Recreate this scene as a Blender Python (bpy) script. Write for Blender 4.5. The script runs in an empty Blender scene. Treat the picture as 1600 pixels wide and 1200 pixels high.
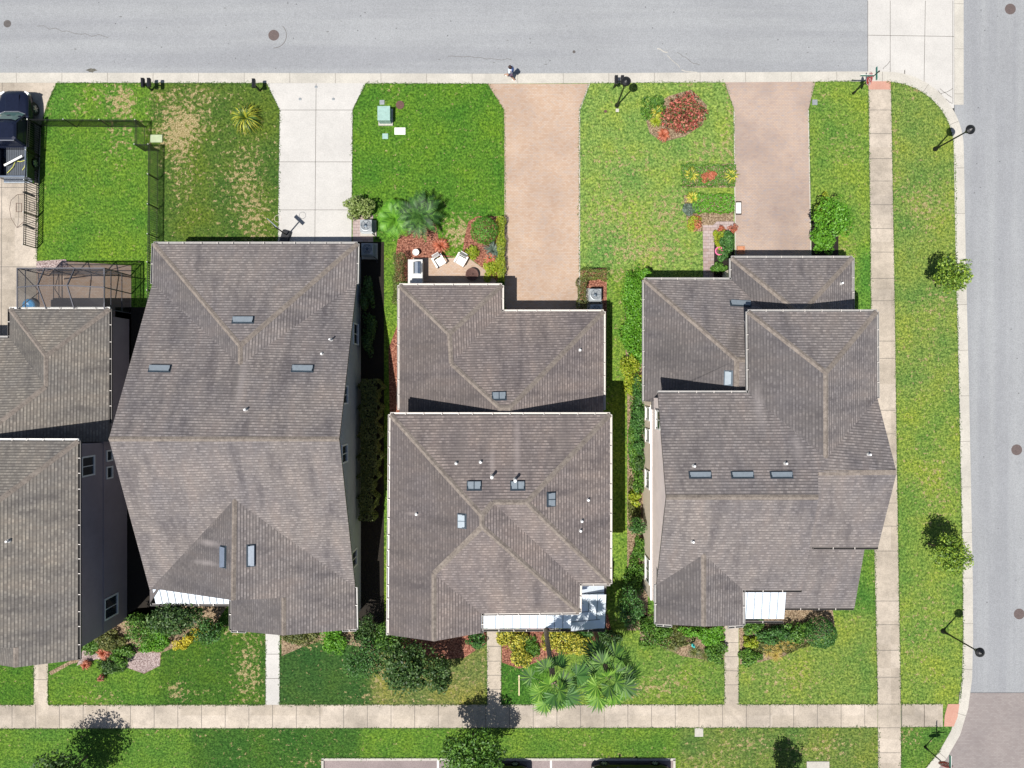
import bpy, bmesh, math, random
import numpy as np
from mathutils import Vector, Matrix
from mathutils.bvhtree import BVHTree
random.seed(7); rng = np.random.default_rng(7)
C = bpy.context.scene.collection
SC = bpy.context.scene
S, H = 23.5, 45.0
# ------------------------------------------------------------------ camera, sky, sun, exposure
cam = bpy.data.objects.new('camera', bpy.data.cameras.new('camera')); C.objects.link(cam)
cam.location = (0, 0, H); cam.data.sensor_fit = 'HORIZONTAL'; cam.data.sensor_width = 36
cam.data.lens = 18/(800/S/H); cam.data.clip_end = 2000; cam.data.clip_start = .5
SC.camera = cam
SUN = Vector((-.30, -.33, 1)).normalized()
W = bpy.data.worlds.new('World'); SC.world = W; W.use_nodes = True
wn = W.node_tree; bg = wn.nodes['Background']
sky = wn.nodes.new('ShaderNodeTexSky'); sky.sky_type = 'NISHITA'; sky.sun_disc = False
sky.sun_elevation = math.asin(SUN.z); sky.sun_rotation = math.atan2(SUN.x, SUN.y)
wn.links.new(sky.outputs[0], bg.inputs[0]); bg.inputs[1].default_value = .058
sl = bpy.data.lights.new('sun', 'SUN'); sl.energy = 4.6; sl.angle = math.radians(.5); sl.color = (1, .965, .91)
so = bpy.data.objects.new('sun', sl); C.objects.link(so)
so.rotation_euler = SUN.to_track_quat('Z', 'Y').to_euler()
SC.view_settings.view_transform = 'Standard'; SC.view_settings.look = 'None'
SC.view_settings.gamma = 1; SC.view_settings.exposure = .52
SC.render.engine = 'CYCLES'
# ------------------------------------------------------------------ helpers
def G(u, v, z=0): return ((u-800)/S*(1-z/H), (600-v)/S*(1-z/H))
def P(u, v, z=0): x, y = G(u, v, z); return Vector((x, y, z))
def lin(c):
    return tuple(((x/255)/12.92 if x/255 <= .04045 else ((x/255+.055)/1.055)**2.4) for x in c)
def alb(c, k=.57):   # sunlit photo colour -> surface albedo
    return tuple(min(.85, x*k) for x in lin(c))
def link(name, me, m, parent=None, kind=None, loc=None):
    o = bpy.data.objects.new(name, me); C.objects.link(o)
    if m is not None:
        for q in (m if isinstance(m, (list, tuple)) else [m]): me.materials.append(q)
    if parent: o.parent = parent
    if kind: o['kind'] = kind
    if loc is not None: o.location = loc
    return o
def tag(o, label, cat, group=None):
    o['label'] = label; o['category'] = cat
    if group: o['group'] = group
    return o
def thing(name, label, cat, loc=(0, 0, 0), rz=0, group=None):
    o = bpy.data.objects.new(name, None); C.objects.link(o); o.location = loc; o.rotation_euler = (0, 0, rz)
    o.empty_display_size = .2
    return tag(o, label, cat, group)
class MB:
    def __init__(s): s.v = []; s.f = []; s.mi = []; s.sm = False
    def add(s, vs, fs, mi=0):
        b = len(s.v); s.v += [tuple(p) for p in vs]
        for f in fs: s.f.append(tuple(i+b for i in f)); s.mi.append(mi)
        return s
    def box(s, c, d, rz=0, mi=0, tilt=None):
        hx, hy, hz = d[0]/2, d[1]/2, d[2]/2; M = Matrix.Rotation(rz, 3, 'Z')
        if tilt: M = M @ tilt
        vs = [Vector(c)+M @ Vector((x*hx, y*hy, z*hz)) for x in (-1, 1) for y in (-1, 1) for z in (-1, 1)]
        return s.add(vs, [(0, 1, 3, 2), (4, 6, 7, 5), (0, 4, 5, 1), (2, 3, 7, 6), (0, 2, 6, 4), (1, 5, 7, 3)], mi)
    def tube(s, a, b, r0, r1=None, n=8, mi=0, cap=True):
        a = Vector(a); b = Vector(b); r1 = r0 if r1 is None else r1; d = (b-a).normalized()
        q = d.orthogonal().normalized(); w = d.cross(q)
        vs = [a+(q*math.cos(t)+w*math.sin(t))*r0 for t in [2*math.pi*i/n for i in range(n)]]
        vs += [b+(q*math.cos(t)+w*math.sin(t))*r1 for t in [2*math.pi*i/n for i in range(n)]]
        fs = [(i, (i+1) % n, n+(i+1) % n, n+i) for i in range(n)]
        if cap: fs += [tuple(range(n))[::-1], tuple(range(n, 2*n))]
        return s.add(vs, fs, mi)
    def path(s, pts, r, n=6, mi=0):
        for i in range(len(pts)-1):
            rr = r[i] if isinstance(r, (list, tuple)) else r; r2 = r[i+1] if isinstance(r, (list, tuple)) else r
            s.tube(pts[i], pts[i+1], rr, r2, n, mi)
        return s
    def lathe(s, c, prof, n=16, mi=0):
        c = Vector(c); vs = []
        for r, z in prof:
            for i in range(n): t = 2*math.pi*i/n; vs.append(c+Vector((r*math.cos(t), r*math.sin(t), z)))
        fs = []
        for k in range(len(prof)-1):
            for i in range(n): fs.append((k*n+i, k*n+(i+1) % n, (k+1)*n+(i+1) % n, (k+1)*n+i))
        if prof[0][0] > 1e-4: fs.append(tuple(range(n))[::-1])
        if prof[-1][0] > 1e-4: fs.append(tuple(range((len(prof)-1)*n, len(prof)*n)))
        return s.add(vs, fs, mi)
    def loft(s, rings, mi=0, cap=True):
        n = len(rings[0]); vs = [p for r in rings for p in r]; fs = []
        for k in range(len(rings)-1):
            for i in range(n): fs.append((k*n+i, k*n+(i+1) % n, (k+1)*n+(i+1) % n, (k+1)*n+i))
        if cap: fs += [tuple(range(n))[::-1], tuple(range((len(rings)-1)*n, len(rings)*n))]
        return s.add(vs, fs, mi)
    def prism(s, pts, z0, z1, mi=0):
        n = len(pts); vs = [(p[0], p[1], z0) for p in pts]+[(p[0], p[1], z1) for p in pts]
        return s.add(vs, [tuple(range(n))[::-1], tuple(range(n, 2*n))]+[(i, (i+1) % n, n+(i+1) % n, n+i) for i in range(n)], mi)
    def build(s, name, m, parent=None, kind=None, smooth=False, bevel=0, loc=None, recalc=True):
        me = bpy.data.meshes.new(name); me.from_pydata(s.v, [], s.f)
        for p, i in zip(me.polygons, s.mi): p.material_index = i
        if recalc:
            b = bmesh.new(); b.from_mesh(me); bmesh.ops.recalc_face_normals(b, faces=b.faces); b.to_mesh(me); b.free()
        if smooth:
            for p in me.polygons: p.use_smooth = True
        o = link(name, me, m, parent, kind, loc)
        if bevel:
            md = o.modifiers.new('bevel', 'BEVEL'); md.width = bevel; md.segments = 2; md.limit_method = 'ANGLE'
        return o
# ------------------------------------------------------------------ materials
def newmat(name):
    m = bpy.data.materials.new(name); m.use_nodes = True; nt = m.node_tree
    return m, nt, nt.nodes['Principled BSDF']
def N(nt, t, **k):
    n = nt.nodes.new(t)
    for a, b in k.items(): setattr(n, a, b)
    return n
def ramp(nt, cols, pos=None, interp='LINEAR'):
    r = N(nt, 'ShaderNodeValToRGB'); e = r.color_ramp.elements; r.color_ramp.interpolation = interp
    pos = pos or [i/(len(cols)-1) for i in range(len(cols))]
    while len(e) < len(cols): e.new(.5)
    for i, c in enumerate(cols): e[i].position = pos[i]; e[i].color = (*c[:3], 1)
    return r
def noise(nt, vec, scale, detail=4, rough=.6):
    n = N(nt, 'ShaderNodeTexNoise'); n.inputs['Scale'].default_value = scale
    n.inputs['Detail'].default_value = detail; n.inputs['Roughness'].default_value = rough
    nt.links.new(vec, n.inputs['Vector']); return n
def mixc(nt, a, b, fac, mode='MIX'):
    m = N(nt, 'ShaderNodeMix', data_type='RGBA', blend_type=mode)
    for s, x in ((m.inputs[0], fac), (m.inputs[6], a), (m.inputs[7], b)):
        if isinstance(x, (int, float)): s.default_value = x
        elif isinstance(x, tuple): s.default_value = (*x[:3], 1)
        else: nt.links.new(x, s)
    return m.outputs[2]
def bump(nt, bs, h, strength, dist):
    b = N(nt, 'ShaderNodeBump'); b.inputs['Strength'].default_value = strength; b.inputs['Distance'].default_value = dist
    nt.links.new(h, b.inputs['Height']); nt.links.new(b.outputs[0], bs.inputs['Normal'])
def simple(name, col, rough=.6, metal=0, var=.12, scale=6):
    m, nt, b = newmat(name); tc = N(nt, 'ShaderNodeTexCoord')
    n = noise(nt, tc.outputs['Object'], scale, 5)
    r = ramp(nt, [tuple(x*(1-var) for x in col), tuple(min(1, x*(1+var)) for x in col)], [.3, .7])
    nt.links.new(n.outputs[0], r.inputs[0]); nt.links.new(r.outputs[0], b.inputs['Base Color'])
    b.inputs['Roughness'].default_value = rough; b.inputs['Metallic'].default_value = metal
    return m
def ground_mat(name, cols, fine=40, big=.35, bigamt=.25, rough=.9, bumpd=.01, speck=None, stain=None, slab=None, streak=None):
    m, nt, b = newmat(name); g = N(nt, 'ShaderNodeNewGeometry'); p = g.outputs['Position']
    n1 = noise(nt, p, fine, 6, .75); r = ramp(nt, cols, [.39+.22*i/(len(cols)-1) for i in range(len(cols))]); nt.links.new(n1.outputs[0], r.inputs[0])
    n2 = noise(nt, p, big, 6, .6); r2 = ramp(nt, [(1-bigamt,)*3, (1+bigamt*.3,)*3], [.32, .62]); nt.links.new(n2.outputs[0], r2.inputs[0])
    c = mixc(nt, r.outputs[0], r2.outputs[0], 1.0, 'MULTIPLY')
    n3 = noise(nt, p, 2.2, 5, .7); r3 = ramp(nt, [(1-bigamt*.5,)*3, (1,)*3], [.38, .6]); nt.links.new(n3.outputs[0], r3.inputs[0])
    c = mixc(nt, c, r3.outputs[0], 1.0, 'MULTIPLY')
    if streak:
        mp = N(nt, 'ShaderNodeMapping'); mp.inputs['Scale'].default_value = streak; nt.links.new(p, mp.inputs[0]); ns = noise(nt, mp.outputs[0], 1.0, 5, .6)
        rk = ramp(nt, [(.90, .90, .91), (1.04, 1.04, 1.03)], [.38, .62]); nt.links.new(ns.outputs[0], rk.inputs[0]); c = mixc(nt, c, rk.outputs[0], 1., 'MULTIPLY')
    if slab:
        sn = N(nt, 'ShaderNodeVectorMath', operation='SNAP'); sn.inputs[1].default_value = (slab, slab, 10); nt.links.new(p, sn.inputs[0])
        wnn = N(nt, 'ShaderNodeTexWhiteNoise'); nt.links.new(sn.outputs[0], wnn.inputs['Vector']); rs = ramp(nt, [(.88, .87, .85), (1.06, 1.06, 1.07)]); nt.links.new(wnn.outputs['Value'], rs.inputs[0])
        c = mixc(nt, c, rs.outputs[0], 1., 'MULTIPLY')
    if stain:
        n4 = noise(nt, p, stain[1], 4, .6); r4 = ramp(nt, [(0, 0, 0), (1, 1, 1)], [stain[2], stain[2]+.08]); nt.links.new(n4.outputs[0], r4.inputs[0])
        c = mixc(nt, c, stain[0], r4.outputs[0])
    if speck:
        v = N(nt, 'ShaderNodeTexVoronoi'); v.inputs['Scale'].default_value = speck[1]; nt.links.new(p, v.inputs['Vector'])
        r5 = ramp(nt, [(1, 1, 1), (0, 0, 0)], [speck[2], speck[2]+.03]); nt.links.new(v.outputs['Distance'], r5.inputs[0])
        c = mixc(nt, c, speck[0], r5.outputs[0])
    nt.links.new(c, b.inputs['Base Color']); b.inputs['Roughness'].default_value = rough
    bump(nt, b, n1.outputs[0], .6, bumpd); return m
def sc(c, k): return tuple(x*k for x in c)
A_ = alb((178, 180, 183))
M_asph = ground_mat('asphalt_grey', [sc(A_, .84), A_, sc(A_, 1.14)], 16, .16, .07, .92, .012, speck=(sc(A_, .35), 1.1, .03), streak=(.04, .9, 1))
M_asph2 = ground_mat('asphalt_side', [sc(A_, .84), A_, sc(A_, 1.14)], 16, .16, .07, .92, .012, speck=(sc(A_, .35), 1.1, .03), streak=(.9, .04, 1))
B_ = alb((176, 160, 158))
M_asphB = ground_mat('asphalt_brown', [sc(B_, .7), B_, sc(B_, 1.25)], 22, .3, .18, .92, .012)
K_ = alb((226, 220, 208))
M_kerb = ground_mat('kerb_concrete', [sc(K_, .85), K_, sc(K_, 1.08)], 14, .4, .14, .85, .004)
D_ = alb((229, 225, 219))
M_conc = ground_mat('driveway_concrete', [sc(D_, .9), D_, sc(D_, 1.05)], 12, .35, .10, .85, .003)
W_ = alb((222, 208, 190))
M_walk = ground_mat('footpath_concrete', [sc(W_, .85), W_, sc(W_, 1.08)], 12, .28, .32, .85, .004, slab=1.574)
M_joint = simple('joint_dark', (.10, .09, .08), .9)
M_pinkpad = ground_mat('ramp_tiles', [alb((222, 160, 140)), alb((232, 184, 162))], 20, .5, .1)
def paver(name, cols, mort, bigamt=.22, w=.2, h=.1):
    m, nt, b = newmat(name); g = N(nt, 'ShaderNodeNewGeometry'); p = g.outputs['Position']
    br = N(nt, 'ShaderNodeTexBrick'); br.inputs['Scale'].default_value = 1; br.inputs['Brick Width'].default_value = w
    br.inputs['Row Height'].default_value = h; br.inputs['Mortar Size'].default_value = .006; br.inputs['Bias'].default_value = 0
    br.inputs['Color1'].default_value = (0, 0, 0, 1); br.inputs['Color2'].default_value = (1, 1, 1, 1); br.inputs['Mortar'].default_value = (.5, .5, .5, 1)
    nt.links.new(p, br.inputs['Vector'])
    n0 = noise(nt, p, 1.3, 5, .7); ad = N(nt, 'ShaderNodeMix', data_type='RGBA'); ad.inputs[0].default_value = .55
    nt.links.new(br.outputs['Color'], ad.inputs[6]); nt.links.new(n0.outputs[0], ad.inputs[7])
    r = ramp(nt, cols, [.2+.6*i/(len(cols)-1) for i in range(len(cols))]); nt.links.new(ad.outputs[2], r.inputs[0])
    n2 = noise(nt, p, .3, 5, .6); r2 = ramp(nt, [(1-bigamt, 1-bigamt, 1-bigamt*.85), (1.05,)*3], [.35, .62]); nt.links.new(n2.outputs[0], r2.inputs[0])
    c = mixc(nt, r.outputs[0], r2.outputs[0], 1., 'MULTIPLY'); c = mixc(nt, c, mort, br.outputs['Fac'])
    nt.links.new(c, b.inputs['Base Color']); b.inputs['Roughness'].default_value = .85
    iv = N(nt, 'ShaderNodeMath', operation='SUBTRACT'); iv.inputs[0].default_value = 1; nt.links.new(br.outputs['Fac'], iv.inputs[1])
    bump(nt, b, iv.outputs[0], .5, .006); return m
M_pav1 = paver('pavers_tan', [alb((208, 176, 150)), alb((216, 187, 162)), alb((220, 195, 174)), alb((208, 188, 172))], alb((190, 158, 132)), .17)
M_pav2 = paver('pavers_pink', [alb((194, 170, 156)), alb((204, 184, 170)), alb((210, 184, 164)), alb((190, 178, 174))], alb((180, 154, 138)), .24)
M_pav3 = paver('pavers_old', [alb((190, 160, 148)), alb((215, 195, 188)), alb((205, 185, 180))], alb((110, 95, 85)), .2, .3, .2)
M_pavR = paver('pavers_road', [alb((162, 151, 147)), alb((170, 160, 156)), alb((177, 168, 163))], alb((152, 141, 137)), .12)
M_mulchR = ground_mat('red_mulch', [alb((75, 40, 28)), alb((165, 98, 76)), alb((226, 168, 140))], 9, .8, .2, .95, .05)
M_mulchT = ground_mat('tan_mulch', [alb((88, 72, 50)), alb((165, 138, 108)), alb((215, 192, 160))], 9, .8, .25, .95, .04)
M_rock = ground_mat('pink_gravel', [alb((110, 90, 90)), alb((190, 165, 160)), alb((235, 220, 215))], 12, .8, .2, .95, .05)
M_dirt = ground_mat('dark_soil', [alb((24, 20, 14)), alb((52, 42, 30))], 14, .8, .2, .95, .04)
# shingles (rows follow the UV map: u along the eave, v down the slope)
def shingle(name, tint=(1, 1, 1), marks=()):
    m, nt, b = newmat(name); uv = N(nt, 'ShaderNodeUVMap'); g = N(nt, 'ShaderNodeNewGeometry')
    br = N(nt, 'ShaderNodeTexBrick'); br.inputs['Scale'].default_value = 1; br.inputs['Brick Width'].default_value = .2
    br.inputs['Row Height'].default_value = .17; br.inputs['Mortar Size'].default_value = .012; br.inputs['Mortar Smooth'].default_value = .3
    br.inputs['Color1'].default_value = (0, 0, 0, 1); br.inputs['Color2'].default_value = (1, 1, 1, 1); br.inputs['Mortar'].default_value = (.0, .0, .0, 1)
    nt.links.new(uv.outputs[0], br.inputs['Vector'])
    base = [alb((130, 122, 121)), alb((151, 143, 141)), alb((176, 167, 164))]
    base = [tuple(a*t for a, t in zip(c, tint)) for c in base]
    n0 = noise(nt, uv.outputs[0], 5, 4, .7)
    ad = mixc(nt, br.outputs['Color'], n0.outputs[0], .62)
    r = ramp(nt, base, [.25, .5, .75]); nt.links.new(ad, r.inputs[0])
    c = r.outputs[0]
    # weather streaks running down the slope
    mp = N(nt, 'ShaderNodeMapping'); mp.inputs['Scale'].default_value = (1.0, .22, 1); nt.links.new(uv.outputs[0], mp.inputs[0])
    n1 = noise(nt, mp.outputs[0], 1.1, 5, .62); r1 = ramp(nt, [(.68, .68, .71), (1, 1, 1), (1.12, 1.08, 1.05)], [.34, .5, .66]); nt.links.new(n1.outputs[0], r1.inputs[0])
    c = mixc(nt, c, r1.outputs[0], 1., 'MULTIPLY')
    n2 = noise(nt, g.outputs['Position'], .35, 5, .6); r2 = ramp(nt, [(.84, .85, .88), (1.06, 1.04, 1.0)], [.35, .65]); nt.links.new(n2.outputs[0], r2.inputs[0])
    c = mixc(nt, c, r2.outputs[0], 1., 'MULTIPLY')
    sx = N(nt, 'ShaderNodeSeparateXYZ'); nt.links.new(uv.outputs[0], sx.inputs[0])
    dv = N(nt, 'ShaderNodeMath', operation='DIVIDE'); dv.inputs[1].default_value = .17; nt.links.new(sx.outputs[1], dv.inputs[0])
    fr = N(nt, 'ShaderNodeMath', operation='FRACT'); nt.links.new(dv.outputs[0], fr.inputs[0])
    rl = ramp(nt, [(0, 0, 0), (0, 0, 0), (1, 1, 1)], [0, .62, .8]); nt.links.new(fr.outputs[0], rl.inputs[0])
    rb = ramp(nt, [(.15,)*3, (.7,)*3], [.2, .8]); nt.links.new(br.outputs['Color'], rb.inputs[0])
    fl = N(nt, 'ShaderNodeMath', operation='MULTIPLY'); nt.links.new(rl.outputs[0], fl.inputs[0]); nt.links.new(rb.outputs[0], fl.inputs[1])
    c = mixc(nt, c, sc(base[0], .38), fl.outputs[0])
    # darker, greyer tone keyed to the face normal: slopes facing west, in patches
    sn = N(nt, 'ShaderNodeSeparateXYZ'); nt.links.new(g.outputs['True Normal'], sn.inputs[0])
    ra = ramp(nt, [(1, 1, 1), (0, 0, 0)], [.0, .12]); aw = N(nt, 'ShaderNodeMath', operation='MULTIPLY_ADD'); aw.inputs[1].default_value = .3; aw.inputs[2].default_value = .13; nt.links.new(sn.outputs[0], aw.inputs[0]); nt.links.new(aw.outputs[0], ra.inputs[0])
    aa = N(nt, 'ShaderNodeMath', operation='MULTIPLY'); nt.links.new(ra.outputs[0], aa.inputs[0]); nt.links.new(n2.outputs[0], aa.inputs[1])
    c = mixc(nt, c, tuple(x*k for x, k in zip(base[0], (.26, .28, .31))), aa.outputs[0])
    nm = noise(nt, g.outputs['Position'], 2.5, 5, .7)
    for (u_, v_, z_, ru, rv, k_) in marks:
        x_, y_ = G(u_, v_, z_); sb = N(nt, 'ShaderNodeVectorMath', operation='SUBTRACT'); nt.links.new(g.outputs['Position'], sb.inputs[0]); sb.inputs[1].default_value = (x_, y_, 0)
        ml = N(nt, 'ShaderNodeVectorMath', operation='MULTIPLY'); nt.links.new(sb.outputs[0], ml.inputs[0]); ml.inputs[1].default_value = (S/ru, S/rv, 0)
        ln = N(nt, 'ShaderNodeVectorMath', operation='LENGTH'); nt.links.new(ml.outputs[0], ln.inputs[0])
        aq = N(nt, 'ShaderNodeMath', operation='MULTIPLY_ADD'); nt.links.new(nm.outputs[0], aq.inputs[0]); aq.inputs[1].default_value = 1.4; nt.links.new(ln.outputs['Value'], aq.inputs[2])
        rq = ramp(nt, [(.8, .8, .8), (0, 0, 0)], [.3, .95]); dq = N(nt, 'ShaderNodeMath', operation='MULTIPLY'); dq.inputs[1].default_value = .5; nt.links.new(aq.outputs[0], dq.inputs[0]); nt.links.new(dq.outputs[0], rq.inputs[0])
        c = mixc(nt, c, sc(base[1], k_), rq.outputs[0])
    nt.links.new(c, b.inputs['Base Color']); b.inputs['Roughness'].default_value = .9
    # real courses: thickness rises towards each lower edge
    rh = ramp(nt, [(0, 0, 0), (1, 1, 1), (0, 0, 0)], [0, .72, 1]); nt.links.new(fr.outputs[0], rh.inputs[0])
    bump(nt, b, rh.outputs[0], 1.0, .013); return m
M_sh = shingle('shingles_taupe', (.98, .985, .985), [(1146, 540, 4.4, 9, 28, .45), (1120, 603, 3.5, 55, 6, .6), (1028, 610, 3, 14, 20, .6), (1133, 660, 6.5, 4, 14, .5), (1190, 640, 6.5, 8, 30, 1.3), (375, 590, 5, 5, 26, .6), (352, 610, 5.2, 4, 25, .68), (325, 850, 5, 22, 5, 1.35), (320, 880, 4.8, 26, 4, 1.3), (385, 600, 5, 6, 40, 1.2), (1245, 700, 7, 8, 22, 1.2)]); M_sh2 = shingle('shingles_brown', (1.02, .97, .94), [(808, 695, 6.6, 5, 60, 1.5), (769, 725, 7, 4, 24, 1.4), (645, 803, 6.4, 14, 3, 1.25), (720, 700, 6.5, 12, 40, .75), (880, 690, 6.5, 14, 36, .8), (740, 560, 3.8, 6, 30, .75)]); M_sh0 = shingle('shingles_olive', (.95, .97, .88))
M_cap = ground_mat('ridge_cap_tan', [alb((134, 123, 115)), alb((156, 144, 134)), alb((172, 160, 149))], 5, .8, .15, .9, .02)
def stucco(name, c): return ground_mat(name, [sc(c, .92), c, sc(c, 1.05)], 30, .5, .1, .9, .006)
M_st1 = stucco('stucco_mauve', (.30, .25, .27)); M_st2 = stucco('stucco_bluegrey', (.36, .38, .40)); M_st3 = stucco('stucco_cream', (.55, .5, .42)); M_st4 = stucco('stucco_pinkbeige', (.86, .74, .69))
M_st4b = stucco('stucco_tan', (.72, .62, .5))
M_white = simple('white_trim', (.74, .73, .70), .5, 0, .05); M_gutw = simple('gutter_cream', (.52, .48, .44), .45, 0, .06); M_gutg = simple('gutter_grey', (.30, .29, .28), .5); M_gutb = simple('gutter_bronze', (.09, .08, .075), .5)
M_black = simple('black_metal', (.012, .012, .013), .4, .3); M_blackp = simple('black_plastic', (.012, .012, .014), .35)
M_metal = simple('galvanised', (.20, .235, .265), .55, .4, .1); M_dkmetal = simple('vent_dark', (.05, .07, .09), .4, .5)
M_porch = simple('white_metal_roof', (.78, .84, .90), .4, .5, .03); M_glass = simple('window_glass', (.03, .035, .04), .08)
M_pvc = simple('white_pvc', (.8, .8, .8), .4); M_red = simple('sign_red', (.45, .015, .03), .4); M_teal = simple('sign_green', (.02, .16, .13), .4)
M_blue = simple('truck_paint', (.012, .016, .035), .22, .35); M_tyre = simple('tyre', (.012, .012, .012), .8); M_rim = simple('rim', (.5, .5, .52), .3, .8)
M_carglass = simple('car_glass', (.06, .12, .11), .06); M_lamp = simple('headlight', (.8, .8, .8), .15); M_tail = simple('taillight', (.35, .01, .01), .2)
M_carblk = simple('black_paint', (.008, .007, .010), .16, .2)
M_bark = simple('bark', (.16, .12, .08), .9, 0, .4, 18); M_ac = simple('ac_cabinet', (.28, .30, .31), .45, .3)
M_xfmr = simple('pale_green_metal', (.25, .38, .34), .5); M_brown = simple('rusty_brown', (.10, .05, .04), .8, 0, .4, 14)
M_iron = simple('cast_iron', (.10, .075, .07), .8, 0, .3, 14); M_skin = simple('skin', (.42, .24, .16), .6); M_hair = simple('hair_dark', (.03, .012, .01), .6)
M_shirt = simple('shirt_white_blue', (.6, .66, .8), .8); M_navy = simple('cloth_navy', (.02, .05, .16), .8); M_shorts = simple('cloth_purple', (.12, .07, .13), .8)
M_stone = simple('counter_stone', (.5, .49, .47), .5, 0, .15, 12); M_steel = simple('stainless', (.45, .5, .55), .25, .9)
M_terra = simple('terracotta', (.42, .2, .11), .8); M_pink = simple('pink_ceramic', (.75, .15, .3), .5); M_bluep = simple('blue_plastic', (.02, .28, .6), .35)
M_paint = simple('road_paint', (.75, .75, .73), .7)
def leafmat(name, cols, transl=.25, rough=.55):
    m, nt, b = newmat(name); g = N(nt, 'ShaderNodeNewGeometry'); r = ramp(nt, cols)
    nt.links.new(g.outputs['Random Per Island'], r.inputs[0]); nt.links.new(r.outputs[0], b.inputs['Base Color']); b.inputs['Roughness'].default_value = rough
    t = N(nt, 'ShaderNodeBsdfTranslucent'); nt.links.new(r.outputs[0], t.inputs[0]); mx = N(nt, 'ShaderNodeMixShader'); mx.inputs[0].default_value = transl
    nt.links.new(b.outputs[0], mx.inputs[1]); nt.links.new(t.outputs[0], mx.inputs[2]); nt.links.new(mx.outputs[0], nt.nodes['Material Output'].inputs[0]); return m
L_mid = leafmat('leaf_mid', [(.035, .10, .012), (.08, .20, .02), (.17, .32, .04)])
L_tree = leafmat('leaf_tree', [(.03, .08, .01), (.14, .25, .02), (.34, .46, .05)])
L_dark = leafmat('leaf_dark', [(.018, .05, .010), (.045, .11, .02), (.12, .20, .05)])
L_bright = leafmat('leaf_bright', [(.05, .17, .008), (.10, .28, .012), (.17, .38, .03)])
L_lime = leafmat('leaf_lime', [(.16, .25, .01), (.28, .36, .02), (.42, .42, .04)])
L_yel = leafmat('leaf_yellow', [(.03, .07, .01), (.10, .16, .01), (.42, .38, .03), (.66, .60, .08), (.55, .52, .10)])
L_flow = leafmat('blossom_yellow', [(.2, .2, .01), (.6, .5, .03), (.75, .65, .06)])
L_olive = leafmat('leaf_olive', [(.05, .07, .015), (.11, .14, .03), (.24, .24, .07)])
L_red = leafmat('leaf_red', [(.16, .03, .025), (.42, .09, .07), (.58, .2, .14), (.06, .12, .02), (.10, .10, .03)])
L_orange = leafmat('leaf_orange', [(.3, .07, .03), (.5, .14, .07), (.6, .25, .15)])
L_grey = leafmat('leaf_greygreen', [(.05, .09, .06), (.12, .17, .13), (.2, .25, .2)])
L_palm = leafmat('leaf_palm', [(.010, .04, .005), (.035, .11, .010), (.13, .25, .03)], .12, .6)
L_cyc = leafmat('leaf_cycad', [(.01, .035, .006), (.03, .10, .012), (.09, .20, .03)], .1, .6)
L_palmb = leafmat('leaf_palm_bright', [(.04, .13, .01), (.12, .27, .02), (.24, .40, .06)], .2, .6)
L_dkb = leafmat('leaf_forest', [(.02, .07, .015), (.05, .15, .025), (.11, .25, .05)])
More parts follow.
